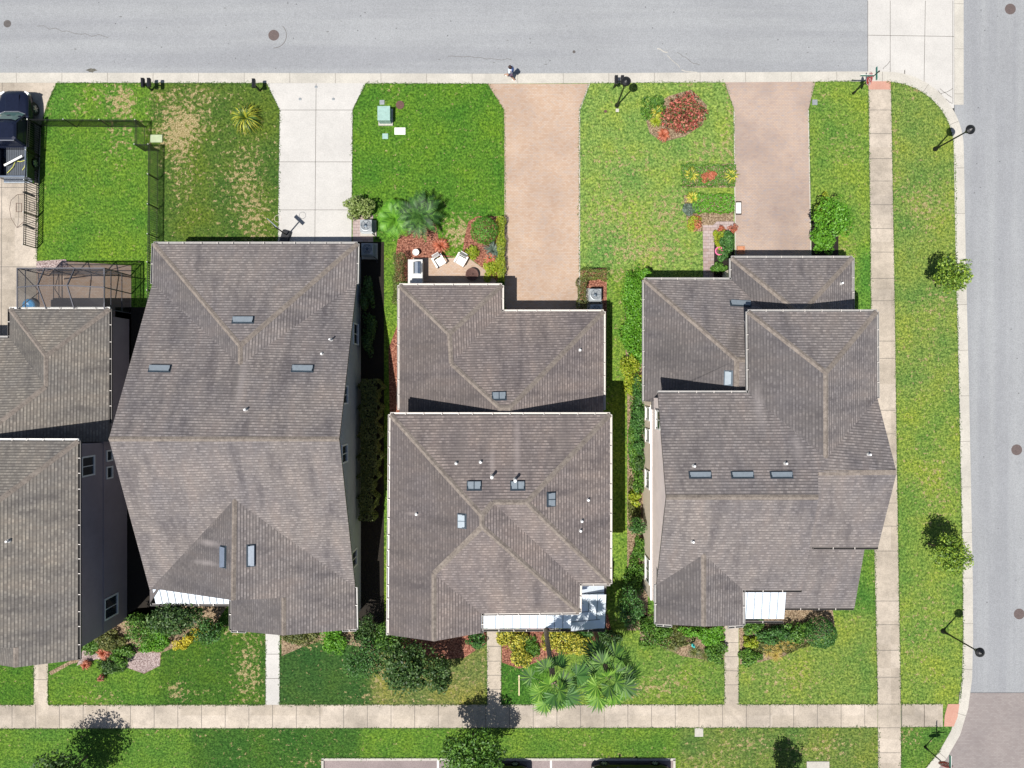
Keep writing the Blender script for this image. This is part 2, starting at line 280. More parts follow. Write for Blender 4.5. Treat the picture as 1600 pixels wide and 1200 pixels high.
# ------------------------------------------------------------------ lawn (colour and wear vary by plot)
def lawn():
    st = .17; xs = np.arange(-50, 50, st); ys = np.arange(-38, 34, st); nx, ny = len(xs), len(ys)
    X, Y = np.meshgrid(xs, ys, indexing='ij'); U = X*S+800; V = 600-Y*S
    base = lambda c: np.array(alb(c, .56))
    col = np.zeros(X.shape+(3,)); col[:] = base((96, 150, 52))
    regs = [(-400, -300, 62, 1700, (98, 146, 45)), (60, 120, 236, 1000, (98, 152, 38)), (236, 120, 440, 440, (86, 124, 42)), (440, 100, 800, 520, (90, 148, 34)), (595, 380, 640, 1000, (110, 158, 44)),
            (800, 100, 1150, 470, (132, 176, 78)), (945, 420, 1010, 1010, (120, 165, 52)), (1200, 100, 1365, 480, (122, 166, 60)), (1385, 100, 1520, 620, (126, 164, 70)), (1385, 620, 1520, 1110, (126, 166, 64)),
            (-300, 960, 55, 1110, (84, 138, 32)), (55, 960, 245, 1110, (94, 146, 40)), (245, 960, 415, 1110, (72, 122, 32)), (415, 960, 583, 1110, (62, 108, 44)), (583, 960, 762, 1110, (126, 144, 70)),
            (775, 960, 1133, 1110, (112, 156, 58)), (775, 1030, 860, 1110, (70, 130, 36)), (1133, 960, 1375, 1110, (124, 162, 66)), (-300, 1128, 300, 1300, (92, 146, 44)), (300, 1128, 560, 1300, (66, 118, 38)),
            (560, 1128, 760, 1300, (96, 148, 40)), (760, 1128, 1060, 1300, (104, 152, 44)), (1060, 1128, 1375, 1300, (112, 146, 62)), (1385, 1128, 1600, 1300, (100, 148, 52)), (1340, 380, 1365, 500, (100, 160, 50)), (60, 120, 130, 190, (88, 148, 44))]
    for u0, v0, u1, v1, c in regs: col[(U >= u0) & (U < u1) & (V >= v0) & (V < v1)] = base(c)
    dead = np.zeros(X.shape)
    def g(u, v, ru, rv, s): dead[:] += s*np.exp(-((U-u)/ru)**2-((V-v)/rv)**2)
    for a in [(192, 155, 22, 26, .95), (150, 150, 30, 20, .4), (185, 215, 26, 45, .5), (270, 205, 45, 35, .7), (315, 150, 50, 22, .55), (300, 190, 40, 25, .5), (280, 260, 25, 70, .55), (390, 260, 35, 60, .5), (400, 350, 30, 50, .6), (350, 300, 50, 60, .3), (120, 170, 16, 12, .5), (76, 165, 6, 22, .6), (250, 150, 25, 20, .4),
              (388, 1050, 26, 60, .75), (275, 1080, 14, 18, .75), (310, 1083, 30, 8, .4), (155, 1092, 32, 9, .6), (365, 985, 25, 8, .7), (470, 1000, 50, 16, .75), (588, 1035, 18, 35, .8), (570, 1090, 30, 9, .5), (465, 1150, 80, 16, .2), (265, 1145, 50, 10, .3), (480, 1190, 30, 12, .5), (380, 1180, 30, 10, .3),
              (1000, 350, 85, 80, .38), (970, 250, 80, 20, .3), (1110, 235, 45, 22, .55), (920, 350, 25, 20, .3), (1090, 130, 45, 10, .4), (1140, 190, 12, 60, .5), (1050, 330, 30, 30, .4), (1020, 395, 70, 20, .45), (965, 430, 25, 12, .4), (965, 560, 15, 120, .2), (720, 365, 30, 30, 1.0), (620, 270, 6, 40, .25), (612, 145, 12, 20, .35), (950, 330, 40, 60, .2),
              (1445, 320, 45, 45, .6), (1430, 140, 25, 14, .5), (1465, 470, 30, 30, .4), (1440, 560, 45, 90, .3), (1460, 760, 40, 80, .42), (1450, 960, 40, 60, .3), (1430, 1030, 30, 40, .3), (1320, 230, 30, 30, .45), (1320, 390, 20, 30, .45), (1290, 150, 15, 20, .4), (1400, 240, 6, 60, .5),
              (1050, 1060, 60, 30, .45), (1000, 1080, 60, 15, .4), (1230, 1060, 60, 35, .45), (1170, 1160, 60, 25, .5), (1290, 1170, 50, 30, .5), (1100, 1190, 60, 20, .4), (1330, 960, 20, 30, .3), (1420, 1150, 15, 20, .6), (900, 1160, 30, 10, .3), (960, 1185, 30, 10, .4), (755, 1000, 8, 60, .3), (675, 1060, 80, 45, .45)]: g(*a)
    from math import sin
    inside = np.ones(X.shape, bool)
    # drop what lies under the roads and the parking bay
    yk = G(0, 121)[1]; inside &= Y < yk
    ek = np.interp(V, [-400, 110, 200, 600, 900, 1040, 1160, 1220, 1400], [1498, 1498, 1499, 1506, 1512, 1512, 1487, 1452, 1340]); inside &= U < ek
    cx, cy, r = 1385, 233, 113
    inside &= ~((U > cx) & (V < cy) & (((U-cx)**2+(V-cy)**2) > r*r))
    inside &= ~((U > 504) & (U < 1053.5) & (V > 1187))
    idx = np.arange(nx*ny).reshape(nx, ny)
    cell = inside[:-1, :-1] & inside[1:, :-1] & inside[:-1, 1:] & inside[1:, 1:]
    q = np.stack([idx[:-1, :-1][cell], idx[1:, :-1][cell], idx[1:, 1:][cell], idx[:-1, 1:][cell]], 1)
    Z = -np.abs(rng.normal(0, .008, X.shape))
    for _ in range(5):
        cb = col.copy(); cb[1:-1, 1:-1] = (col[1:-1, 1:-1]*2+col[:-2, 1:-1]+col[2:, 1:-1]+col[1:-1, :-2]+col[1:-1, 2:])/6; col = cb
    lum = col.mean(-1, keepdims=True); col = (col*.90+lum*.10)*np.array([1.12, .97, .95])
    co = np.stack([X, Y, Z], -1).reshape(-1, 3)
    me = npmesh('lawn', co, q)
    a = me.color_attributes.new('col', 'FLOAT_COLOR', 'POINT'); cc = np.concatenate([col, np.ones(X.shape+(1,))], -1).reshape(-1, 4); a.data.foreach_set('color', cc.astype(np.float32).ravel())
    d = me.attributes.new('dead', 'FLOAT', 'POINT'); d.data.foreach_set('value', np.clip(dead, 0, 1.2).astype(np.float32).ravel())
    m, nt, b = newmat('lawn_grass'); gq = N(nt, 'ShaderNodeNewGeometry'); p = gq.outputs['Position']
    ca = N(nt, 'ShaderNodeAttribute', attribute_name='col'); da = N(nt, 'ShaderNodeAttribute', attribute_name='dead')
    n1 = noise(nt, p, 7.5, 6, .8); r1 = ramp(nt, [(.36, .42, .36), (.90, .92, .88), (1.62, 1.5, 1.5)], [.40, .495, .59])
    n1b = noise(nt, p, 4.2, 3, .6); r1b = ramp(nt, [(.72, .78, .72), (1, 1, 1), (1.24, 1.16, 1.2)], [.40, .5, .61]); nt.links.new(n1.outputs[0], r1.inputs[0])
    c = mixc(nt, ca.outputs[0], r1.outputs[0], 1., 'MULTIPLY'); nt.links.new(n1b.outputs[0], r1b.inputs[0]); c = mixc(nt, c, r1b.outputs[0], 1., 'MULTIPLY'); b.inputs['Specular IOR Level'].default_value = .15
    n2 = noise(nt, p, .4, 6, .6); r2 = ramp(nt, [(.66, .84, .85), (1, 1, 1), (1.25, 1.1, .85)], [.34, .5, .66]); nt.links.new(n2.outputs[0], r2.inputs[0])
    c = mixc(nt, c, r2.outputs[0], 1., 'MULTIPLY')
    n3 = noise(nt, p, 3.4, 4, .7)
    mm = N(nt, 'ShaderNodeMath', operation='MULTIPLY_ADD'); mm.inputs[1].default_value = .205; nt.links.new(da.outputs['Fac'], mm.inputs[0]); nt.links.new(n3.outputs[0], mm.inputs[2])
    r3 = ramp(nt, [(0, 0, 0), (.45, .45, .45), (.95, .95, .95)], [.625, .655, .70]); nt.links.new(mm.outputs[0], r3.inputs[0])
    n4 = noise(nt, p, 14, 5, .8); r4 = ramp(nt, [alb((120, 108, 66)), alb((184, 164, 112)), alb((232, 212, 170))], [.4, .5, .6]); nt.links.new(n4.outputs[0], r4.inputs[0])
    c = mixc(nt, c, r4.outputs[0], r3.outputs[0])
    nt.links.new(c, b.inputs['Base Color']); b.inputs['Roughness'].default_value = .9
    bump(nt, b, n1.outputs[0], 1., .05)
    link('lawn', me, m, None, 'structure')
def npmesh(name, co, q):
    me = bpy.data.meshes.new(name); n = len(co); k = q.shape[1]
    me.vertices.add(n); me.vertices.foreach_set('co', np.ascontiguousarray(co, np.float32).ravel())
    me.loops.add(q.size); me.loops.foreach_set('vertex_index', np.ascontiguousarray(q, np.int32).ravel())
    me.polygons.add(len(q)); me.polygons.foreach_set('loop_start', np.arange(0, q.size, k, dtype=np.int32))
    me.update(calc_edges=True); me.validate(); return me
lawn()
# ------------------------------------------------------------------ ground sheets
def sheet(name, uvs, z, m, joints=(), th=.06, jw=.03, kind='structure'):
    b = MB(); b.prism([G(*p) for p in uvs], z-th, z)
    for j in joints:
        a = Vector(G(j[0], j[1])); c = Vector(G(j[2], j[3])); d = (c-a).normalized(); nn = Vector((-d.y, d.x))*jw/2
        b.add([(*(a+nn), z+.003), (*(c+nn), z+.003), (*(c-nn), z+.003), (*(a-nn), z+.003)], [(0, 1, 2, 3)], 1)
    return b.build(name, [m, M_joint], kind=kind)
gb = MB(); gb.add([(-600, -600, -.5), (600, -600, -.5), (600, 600, -.5), (-600, 600, -.5)], [(0, 1, 2, 3)])
gb.build('ground', ground_mat('far_grass', [alb((70, 110, 40)), alb((110, 145, 60))], 3, .05, .2), kind='structure')
RZ = -.085
sheet('road', [(-900, -700), (1357, -700), (1357, 122), (-900, 122)], RZ, M_asph, th=.1)
sheet('road', [(1492, -700), (2600, -700), (2600, 1083), (1505, 1083), (1505, 700), (1492, 130)], RZ+.001, M_asph2, th=.1)
sheet('crossing_apron', [(1357, -700), (1492, -700), (1492, 168), (1470, 170), (1357, 124)], RZ+.004, M_conc,
      joints=[(1392, 0, 1392, 112), (1447, 0, 1445, 128), (1357, 54, 1492, 56), (1357, 0, 1357, 112), (1490, 0, 1490, 160), (1415, 108, 1415, 116)])
sheet('road', [(1500, 1083.6), (2600, 1083.6), (2600, 2000), (1040, 2000), (1380, 1230), (1470, 1150), (1500, 1083.6)][:6], RZ+.002, M_pavR, th=.1)
def ribbon(name, cuv, w, z0, z1, m, every=0, parent=None, kind='structure', jw=.02):
    c = [Vector(G(*p)) for p in cuv]; b = MB(); L = []; R = []
    for i, p in enumerate(c):
        d = ((c[min(i+1, len(c)-1)]-c[max(i-1, 0)])).normalized(); n = Vector((-d.y, d.x))*w/2; L.append(p+n); R.append(p-n)
    for i in range(len(c)-1):
        b.add([(*L[i], z0), (*L[i+1], z0), (*R[i+1], z0), (*R[i], z0), (*L[i], z1), (*L[i+1], z1), (*R[i+1], z1), (*R[i], z1)],
              [(4, 5, 6, 7), (0, 1, 5, 4), (3, 7, 6, 2)], 0)
    if every:
        acc = 0
        for i in range(len(c)-1):
            seg = (c[i+1]-c[i]).length; d = (c[i+1]-c[i]).normalized(); n = Vector((-d.y, d.x))*w/2
            while acc < seg:
                p = c[i]+d*acc; e = d*jw/2
                b.add([(*(p+n-e), z1+.003), (*(p+n+e), z1+.003), (*(p-n+e), z1+.003), (*(p-n-e), z1+.003)], [(0, 1, 2, 3)], 1); acc += every
            acc -= seg
    return b.build(name, [m, M_joint], parent, kind)
arc = [(1385+113.0*math.sin(t), 232-112*math.cos(t)) for t in [i*math.pi/2/14 for i in range(15)]]
kpath = [(-900, 122), (0, 121.5), (420, 122), (760, 123), (960, 122), (1200, 120.5), (1330, 119.5)]+arc+[(1501, 400), (1506, 600), (1510, 800), (1512, 900), (1512.5, 1000), (1511, 1060), (1505, 1105), (1493, 1145), (1473, 1180), (1440, 1220), (1380, 1280), (1300, 1400)]
ribbon('kerb', kpath, .66, -.2, .012, M_kerb, 3.03)
ribbon('kerb', [(1499.5, -700), (1499.5, 0), (1499.5, 163)], .62, -.2, -.07, M_kerb, 3.0)
ribbon('kerb', [(504, 1400), (504, 1186.5)], .15, -.2, .03, M_kerb); ribbon('kerb', [(502.4, 1186.5), (1055.3, 1186.5)], .15, -.2, .03, M_kerb, 3.0); ribbon('kerb', [(1053.5, 1186.5), (1053.5, 1400)], .15, -.2, .03, M_kerb)
sheet('parking_bay', [(503, 1186), (1055, 1186), (1055, 1500), (503, 1500)], RZ, M_asphB, th=.1)
for u in (684, 861): sheet('bay_marking', [(u-1.4, 1188.5), (u+1.4, 1188.5), (u+1.4, 1260), (u-1.4, 1260)], RZ+.004, M_paint, th=.003)
# footpaths
swj = [(u, 1101, u, 1137) for u in list(range(19, 1370, 37))+[1409, 1444]]
sheet('footpath', [(-900, 1102), (1371, 1100.5), (1371, 1136.5), (-900, 1139)], .012, M_walk, swj)
sheet('footpath', [(1408, 1100), (1473, 1100), (1473, 1135.5), (1408, 1136)], .012, M_walk, [(1408.5, 1100, 1408.5, 1136), (1444, 1100, 1444, 1136)])
sheet('kerb_ramp', [(1481, 1100), (1499, 1100), (1496, 1120), (1490, 1135), (1475, 1135), (1476, 1118)], .014, M_pinkpad)
ewj = [(1356+.0125*(v-128), v, 1392+.0135*(v-128), v) for v in (172, 209, 248, 283, 320, 357, 394, 435, 470, 533, 560, 641, 678, 786, 822, 861, 939, 976, 1016, 1058, 1100, 1137, 1176)]
sheet('footpath', [(1357, 140), (1392, 140), (1398, 480), (1401, 720), (1404, 900), (1407, 1060), (1408, 1300), (1373, 1300), (1371, 1060), (1367, 900), (1364, 720), (1361, 480)], .016, M_walk, ewj)
sheet('kerb_ramp', [(1357, 127), (1391.5, 127), (1391.5, 140), (1357, 140)], .014, M_pinkpad)
sheet('driveway', [(-300, 129.5), (88, 129.5), (74, 160), (64, 195), (57, 425), (55, 620), (-300, 620)], .010, M_walk, [(-300, 293, 64, 293), (3.5, 129, 2, 540), (0, 417, 56, 417)])
sheet('driveway', [(417, 130), (571, 130), (551, 172), (549, 400), (434, 400), (437, 172)], .010, M_conc, [(437, 172, 551, 172), (436, 253, 550, 253), (435, 328, 550, 328), (494, 131, 492, 380)])
sheet('driveway', [(762, 131), (921, 131), (905, 172), (905, 530), (791, 530), (788, 172)], .010, M_pav1)
ribbon('driveway_edging', [(921, 131), (905.5, 172), (905.5, 480)], .07, 0, .016, M_kerb); ribbon('driveway_edging', [(763, 131), (788.5, 172), (789.5, 480)], .06, 0, .016, M_pav1)
sheet('driveway', [(1132, 128), (1274, 127), (1263, 172), (1267, 460), (1149, 460), (1147, 172)], .010, M_pav2)
ribbon('driveway_edging', [(1263, 172), (1267, 400)], .06, 0, .014, M_kerb); ribbon('driveway_edging', [(1147, 172), (1149, 400)], .06, 0, .014, M_kerb)
for (u0, u1, v0, js) in ((53, 75, 1000, (1062,)), (415, 437, 960, (1022, 1060)), (761, 783, 960, (1010, 1033, 1055, 1077)), (1132, 1154, 940, (1004, 1026, 1048, 1070))):
    sheet('footpath', [(u0, v0), (u1, v0), (u1, 1102), (u0, 1102)], .010, M_walk if u0 != 415 else M_conc, [(u0, j, u1, j) for j in js])
sheet('garden_path', [(1098, 352), (1114, 352), (1120, 346), (1147, 346), (1147, 362), (1116, 368), (1115, 450), (1099, 450)], .012, M_pav3)
sheet('patio', [(645, 403), (732, 403), (757, 421), (775, 438), (775, 470), (645, 470)], .014, M_pav1)
sheet('patio', [(57, 412), (100, 408), (205, 415), (205, 700), (57, 700)], .008, M_pav1)
sheet('gravel', [(57, 408), (103, 405), (110, 420), (57, 425)], .016, M_rock)
# planting beds (bare ground)
def bed(uvs, m, z=.008): sheet('mulch', uvs, z, m, th=.04)
bed([(624, 352), (640, 345), (680, 348), (686, 375), (692, 398), (712, 401), (645, 404), (645, 440), (618, 440), (618, 400)], M_mulchR)
bed([(722, 400), (726, 370), (732, 346), (745, 338), (779, 338), (779, 440), (770, 438), (757, 421), (735, 403)], M_mulchR)
bed([(607, 545), (624, 500), (630, 700), (610, 700)], M_mulchR)
bed([(551, 336), (583, 336), (583, 378), (551, 378)], M_pav3, .012)
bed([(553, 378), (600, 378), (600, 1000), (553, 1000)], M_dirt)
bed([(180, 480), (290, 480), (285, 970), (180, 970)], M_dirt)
bed([(1008, 182), (1022, 165), (1045, 150), (1080, 140), (1105, 165), (1098, 195), (1070, 213), (1035, 222), (1015, 208)], M_mulchT)
bed([(1066, 262), (1145, 255), (1147, 293), (1066, 293)], M_mulchT); bed([(1068, 305), (1146, 303), (1146, 346), (1114, 352), (1096, 362), (1075, 360)], M_mulchT)
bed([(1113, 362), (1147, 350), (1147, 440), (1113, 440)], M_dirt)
bed([(903, 422), (948, 418), (948, 500), (903, 500)], M_mulchR, .006)
bed([(985, 435), (1010, 425), (1012, 440), (1012, 985), (980, 985), (980, 600), (975, 500)], M_mulchT)
bed([(1268, 345), (1310, 345), (1310, 420), (1268, 420)], M_dirt)
bed([(76, 1050), (130, 1022), (160, 985), (215, 950), (360, 940), (330, 985), (290, 1005), (252, 1020), (250, 1040), (225, 1053), (185, 1038), (150, 1028), (110, 1038), (80, 1055)], M_mulchT)
bed([(185, 1030), (222, 1018), (250, 1020), (250, 1040), (225, 1052), (195, 1042)], M_rock, .012)
bed([(120, 1040), (130, 1015), (160, 1000), (180, 1030), (150, 1030)], M_rock, .012)
bed([(440, 985), (560, 975), (600, 985), (600, 1020), (560, 1010), (500, 1000), (470, 1012), (440, 1025)], M_mulchT)
bed([(583, 985), (760, 985), (760, 1005), (725, 1028), (690, 1030), (620, 1010), (583, 1010)], M_mulchR)
bed([(784, 960), (950, 960), (960, 1010), (900, 1018), (850, 1030), (812, 1045), (784, 1035)], M_mulchR)
bed([(1000, 960), (1132, 960), (1132, 1030), (1110, 1032), (1065, 1025), (1030, 1008), (1000, 1000)], M_mulchT)
bed([(1154, 950), (1300, 945), (1305, 985), (1262, 1005), (1225, 1025), (1185, 1035), (1156, 1038)], M_mulchT)
# ------------------------------------------------------------------ houses
class House:
    def __init__(s, label, gm=None): s.gm = gm or M_gutg; s.e = thing('house', label, 'house'); s.bv = []; s.roofs = []
    def roof(s, V, F, m, th=.16, caps=True, name='roof'):
        vs = [P(*a) for a in V]; me = bpy.data.meshes.new(name); bm = bmesh.new()
        uvl = bm.loops.layers.uv.new('UVMap'); bv = [bm.verts.new(p) for p in vs]; tops = []
        for f in F:
            fc = bm.faces.new([bv[i] for i in f]); fc.normal_update()
            if fc.normal.z < 0: fc.normal_flip(); fc.normal_update()
            tops.append(fc)
        for fc in tops:
            n = fc.normal; h = Vector((n.x, n.y, 0))
            if h.length < .02: h = Vector((0, 1, 0))
            h.normalize(); ud = Vector((-h.y, h.x, 0)); dd = n.cross(ud).normalized()
            if dd.z > 0: dd = -dd
            for l in fc.loops: l[uvl].uv = (l.vert.co.dot(ud)+50, l.vert.co.dot(dd)+50)
        bm.edges.ensure_lookup_table(); caplist = []
        if caps:
            for e in bm.edges:
                if len(e.link_faces) != 2: continue
                f1, f2 = e.link_faces; a, b = e.verts[0].co.copy(), e.verts[1].co.copy(); d = (b-a).normalized()
                def inward(f):
                    l = next(l for l in f.loops if l.edge == e); dv = (l.link_loop_next.vert.co-l.vert.co).normalized(); return f.normal.cross(dv)
                s1 = inward(f1); s2 = inward(f2)
                if s1.dot(f2.normal) > -.06 or s2.dot(f1.normal) > -.06: continue       # valley or flat
                capb = MB(); caplist.append(capb)
                w = .15; L = (b-a).length; k = max(1, int(L/.32)); up = Vector((0, 0, 1))
                for i in range(k):
                    p = a+(b-a)*(i/k); q = a+(b-a)*((i+1)/k); j = .012+.010*(i % 2)
                    capb.add([p+s1*w+f1.normal*.008, p+up*(.02+j), p+s2*w+f2.normal*.008, q+s1*w+f1.normal*.008, q+up*(.02+j), q+s2*w+f2.normal*.008],
                             [(0, 1, 4, 3), (1, 2, 5, 4), (0, 2, 1), (3, 4, 5)])
        s.bv.append(BVHTree.FromBMesh(bm))
        # underside and fascia
        ret = bmesh.ops.duplicate(bm, geom=list(bm.verts)+list(bm.edges)+list(bm.faces))
        vm = ret['vert_map']; nf = [g for g in ret['geom'] if isinstance(g, bmesh.types.BMFace)]
        bd = [e for e in bm.edges if len(e.link_faces) == 1 and e.verts[0] in bv and e.verts[1] in bv]
        pairs = [(e.verts[0], e.verts[1]) for e in bd]
        for o_ in bv: vm[o_].co.z -= th
        for f in nf: f.normal_flip(); f.material_index = 1
        for a, b in pairs:
            f = bm.faces.new([a, b, vm[b], vm[a]]); f.material_index = 1
        bmesh.ops.recalc_face_normals(bm, faces=bm.faces)
        bm.to_mesh(me); bm.free()
        o = link(name, me, [m, M_gutb], s.e); s.roofs.append(o)
        for capb in caplist: capb.build('ridge_cap', M_cap, o)
        return o
    def gut(s, a, b, side, m=None):
        a = P(*a); b = P(*b); a.z -= .015; b.z -= .015; d = (b-a).normalized(); n = Vector((d.y, -d.x, 0)).normalized()*side; mb = MB(); w = .125
        L = (b-a).length; up = Vector((0, 0, 1)); c = (a+b)/2; ang = math.atan2(d.y, d.x)
        mb.box(c+n*w-up*.05, (L, .022, .11), ang); mb.box(c+n*w*.55-up*.105, (L, w*.9, .015), ang)
        for t in (0, 1): mb.box((a if t == 0 else b)+n*w*.55-up*.05, (.03, w, .11), ang)
        k = max(2, int(L/.95)); r = random.Random(int(L*100))
        for i in range(1, k): mb.box(a+(b-a)*((i+r.uniform(-.15, .15))/k)+n*w*.5, (.04, w*1.1, .03), ang, 1)
        return mb.build('gutter', [m or s.gm, M_gutw], s.e)
    def walls(s, pts, z, m, z0=0, name='wall'):
        mb = MB(); n = len(pts)
        for i in range(n):
            a = pts[i]; b = pts[(i+1) % n]; mb.add([(a[0], a[1], z0), (b[0], b[1], z0), (b[0], b[1], z), (a[0], a[1], z)], [(0, 1, 2, 3)])
        mb.add([(p[0], p[1], z-.01) for p in pts], [tuple(range(n))])
        return mb.build(name, m, s.e)
    def gable(s, a, b, t, z, zp, m, thick=.12):   # triangular wall on top of a straight wall
        a = Vector((*a, z)); b = Vector((*b, z)); d = (b-a).normalized(); n = Vector((-d.y, d.x, 0))*thick; p = a+(b-a)*t; p.z = zp
        mb = MB(); mb.add([a-d*.0, b, p, a+n, b+n, p+n], [(0, 1, 2), (5, 4, 3), (0, 2, 5, 3), (1, 4, 5, 2)]); return mb.build('gable_wall', m, s.e)
    def win(s, x, y, z, w, h, face, split=True, fm=None):
        ang = {'E': 0, 'N': math.pi/2, 'W': math.pi, 'S': -math.pi/2}[face]; R = Matrix.Rotation(ang, 3, 'Z'); c = Vector((x, y, z)); mb = MB()
        def bx(b, o, d): b.box(c+R @ Vector(o), d, ang)
        t = .09
        bx(mb, (.03, 0, h/2), (.07, w+2*t, t)); bx(mb, (.04, 0, -h/2), (.10, w+2*t, t)); bx(mb, (.03, -w/2-t/2, 0), (.068, t, h-.05)); bx(mb, (.03, w/2+t/2, 0), (.068, t, h-.05))
        if split: bx(mb, (.025, 0, 0), (.04, .045, h-.06))
        o = mb.build('window', fm or M_white, s.e); g = MB(); bx(g, (.008, 0, 0), (.012, w, h-.05)); g.build('pane', M_glass, o)
    def hit(s, u, v):
        o = Vector((0, 0, H)); d = (P(u, v, 0)-o).normalized(); best = None
        for k, t in enumerate(s.bv):
            l, n, i, dist = t.ray_cast(o, d)
            if l is not None and (best is None or dist < best[2]): best = (l, n, dist, k)
        l, n, _, k = best
        if n.z < 0: n = -n
        return l, n, s.roofs[k]
    def frame(s, n):
        h = Vector((n.x, n.y, 0)).normalized(); ud = Vector((-h.y, h.x, 0)); dd = n.cross(ud).normalized()
        if dd.z > 0: dd = -dd
        return Matrix((ud, -dd if ud.cross(-dd).dot(n) > 0 else dd, n)).transposed(), dd
    def vent(s, u, v, w=1.2, d=.34, dbl=False, pale=False):
        l, n, r = s.hit(u, v); M, dd = s.frame(n); q = (M.transposed() @ dd).y; sg = 1 if q > 0 else -1
        mb = MB(); h = .11
        def bx(c, dm, mi=0, tl=None): mb.box(l+M @ Vector(c), dm, 0, mi, (M @ tl) if tl else M)
        bx((0, 0, .012), (w+.12, d+.16, .02), 1)
        tl = Matrix.Rotation(sg*.16, 3, 'X')
        if dbl:
            for e in (-1, 1): bx((e*w*.27, 0, .09), (w*.46, d, .03), 0, tl)
            bx((0, 0, .07), (w*1.04, d*1.06, .05), 1, tl)
        else: bx((0, 0, .09), (w, d, .03), 0, tl)
        bx((-w/2+.015, 0, .05), (.03, d, .1), 1); bx((w/2-.015, 0, .05), (.03, d, .1), 1); bx((0, sg*d*.5, .1), (w, .025, .05), 0 if not dbl else 1); bx((0, -sg*d*.5, .05), (w, .025, .06), 1)
        mb.build('roof_vent', [M_steel if pale else M_metal, M_dkmetal], r)
    def pipe(s, u, v, h=.4, r_=.06, cap=False):
        l, n, r = s.hit(u, v); mb = MB(); mb.tube(l-Vector((0, 0, .05)), l+Vector((0, 0, h)), r_, n=12); mb.lathe(l, [(.13, -.03), (.11, .03), (r_, .06)], 12, 1)
        if cap: mb.lathe(l+Vector((0, 0, h)), [(.085, -.03), (.09, .02), (.02, .07)], 12)
        mb.build('vent_pipe', [M_pvc, M_gutg], r, smooth=False)
E1, E2 = 2.8, 5.7
# ---- house 2 : large single-ridge house
h2 = House('wide grey-roofed house behind the white concrete driveway with one long ridge across')
V = [(240, 381, E1), (558, 381, E1), (375, 540, 5.3), (375, 570, 5.25), (238, 443, E1), (557, 443, E1), (170, 686, 7.2), (530, 686, 7.05),
     (234, 922, E1), (555, 918, E1), (366, 780, 5.62), (364, 938, 5.65), (248, 921, 3.08), (234, 943, E1), (556, 983, E1), (443, 993, 4.5), (443, 934, 4.5), (361, 985, E1), (361, 938, E1)]
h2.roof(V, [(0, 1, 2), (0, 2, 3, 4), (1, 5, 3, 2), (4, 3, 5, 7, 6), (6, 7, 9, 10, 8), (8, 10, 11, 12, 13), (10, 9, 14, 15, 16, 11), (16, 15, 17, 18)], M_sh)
h2.gut(V[0], V[1], -1); h2.gut(V[4], V[0], -1); h2.gut(V[1], V[5], -1); h2.gut(V[9], V[14], -1); h2.gut(V[18], V[17], 1, M_gutb); h2.gut((556, 983, E1), (535, 984, E1), -1); h2.gut((361, 985, E1), (384, 986, E1), 1)
xe, xw = -10.05, -22.0
h2.walls([(xw, -12.4), (-17.2, -12.4), (-17.2, -15.0), (xe, -15.0), (xe, 8.4), (xw, 8.4)], E1+.02, M_st2)
for X, dx in ((xe, -.12), (xw, .12)):
    mb = MB(); ys = [(6.2, E1), (-3.07, 6.95), (-12.4, E1)]; mb.add([(X, y, z) for y, z in ys]+[(X+dx, y, z) for y, z in ys], [(0, 1, 2), (5, 4, 3), (0, 3, 4, 1), (1, 4, 5, 2)]); mb.build('gable_wall', M_st2, h2.e)
h2.gable((-17.2, -15.0), (xe, -15.0), .5, E1, 4.3, M_st2); h2.gable((xw, -12.45), (xe, -12.45), .48, E1, 5.4, M_st2)
pr = MB()
def metal_roof(b, x0, x1, y0, z0, y1, z1, n, axis='x'):   # seamed panels: y0,z0 high edge -> y1,z1 low edge
    vs = [(x0, y0, z0), (x1, y0, z0), (x1, y1, z1), (x0, y1, z1)]
    if axis == 'y': vs = [(a[1], a[0], a[2]) for a in vs]
    lo = [(a[0], a[1], a[2]-.06) for a in vs]
    b.add(vs+lo, [(0, 1, 2, 3), (7, 6, 5, 4), (0, 4, 5, 1), (1, 5, 6, 2), (2, 6, 7, 3), (3, 7, 4, 0)])
    for i in range(1, n):
        x = x0+(x1-x0)*i/n; q = [(x-.022, y0, z0+.03), (x+.022, y0, z0+.03), (x+.022, y1, z1+.03), (x-.022, y1, z1+.03), (x-.022, y0, z0-.01), (x+.022, y0, z0-.01), (x+.022, y1, z1-.01), (x-.022, y1, z1-.01)]
        if axis == 'y': q = [(a[1], a[0], a[2]) for a in q]
        b.add(q, [(0, 1, 2, 3), (0, 3, 7, 4), (1, 5, 6, 2), (3, 2, 6, 7)], 1)
M_seam = simple('seam_grey', (.22, .26, .30), .5)
metal_roof(pr, -22.3, -17.6, -12.75, 3.0, -13.75, 2.64, 11); pr.build('porch_roof', [M_porch, M_seam], h2.e); h2.gut((235, 943.5, 2.68), (360, 943.5, 2.68), 1, M_gutb)
for a in ((380, 500), (250, 576), (473, 576)): h2.vent(*a)
for a in ((349, 870), (392, 868)): h2.vent(*a, pale=True)
h2.pipe(518, 531, .5, .05); h2.pipe(503, 553, .15, .05); h2.pipe(385, 640, .3, .06)
for v_, z_, w_, hh in ((617, 4.35, .95, 1.1), (709, 4.5, .95, 1.2), (873, 2.0, .95, 1.2)): h2.win(xe, -(v_-600)/S*(1-z_/H), z_, w_, hh, 'E')
h2.win(xe, 3.2, 1.6, 1.2, 1.2, 'E')
gd = MB(); gd.box((-16, 8.44, 1.15), (4.9, .06, 2.3));
for i in range(1, 4): gd.box((-16, 8.475, i*.575), (4.9, .02, .03))
gd.build('garage_door', M_white, h2.e)
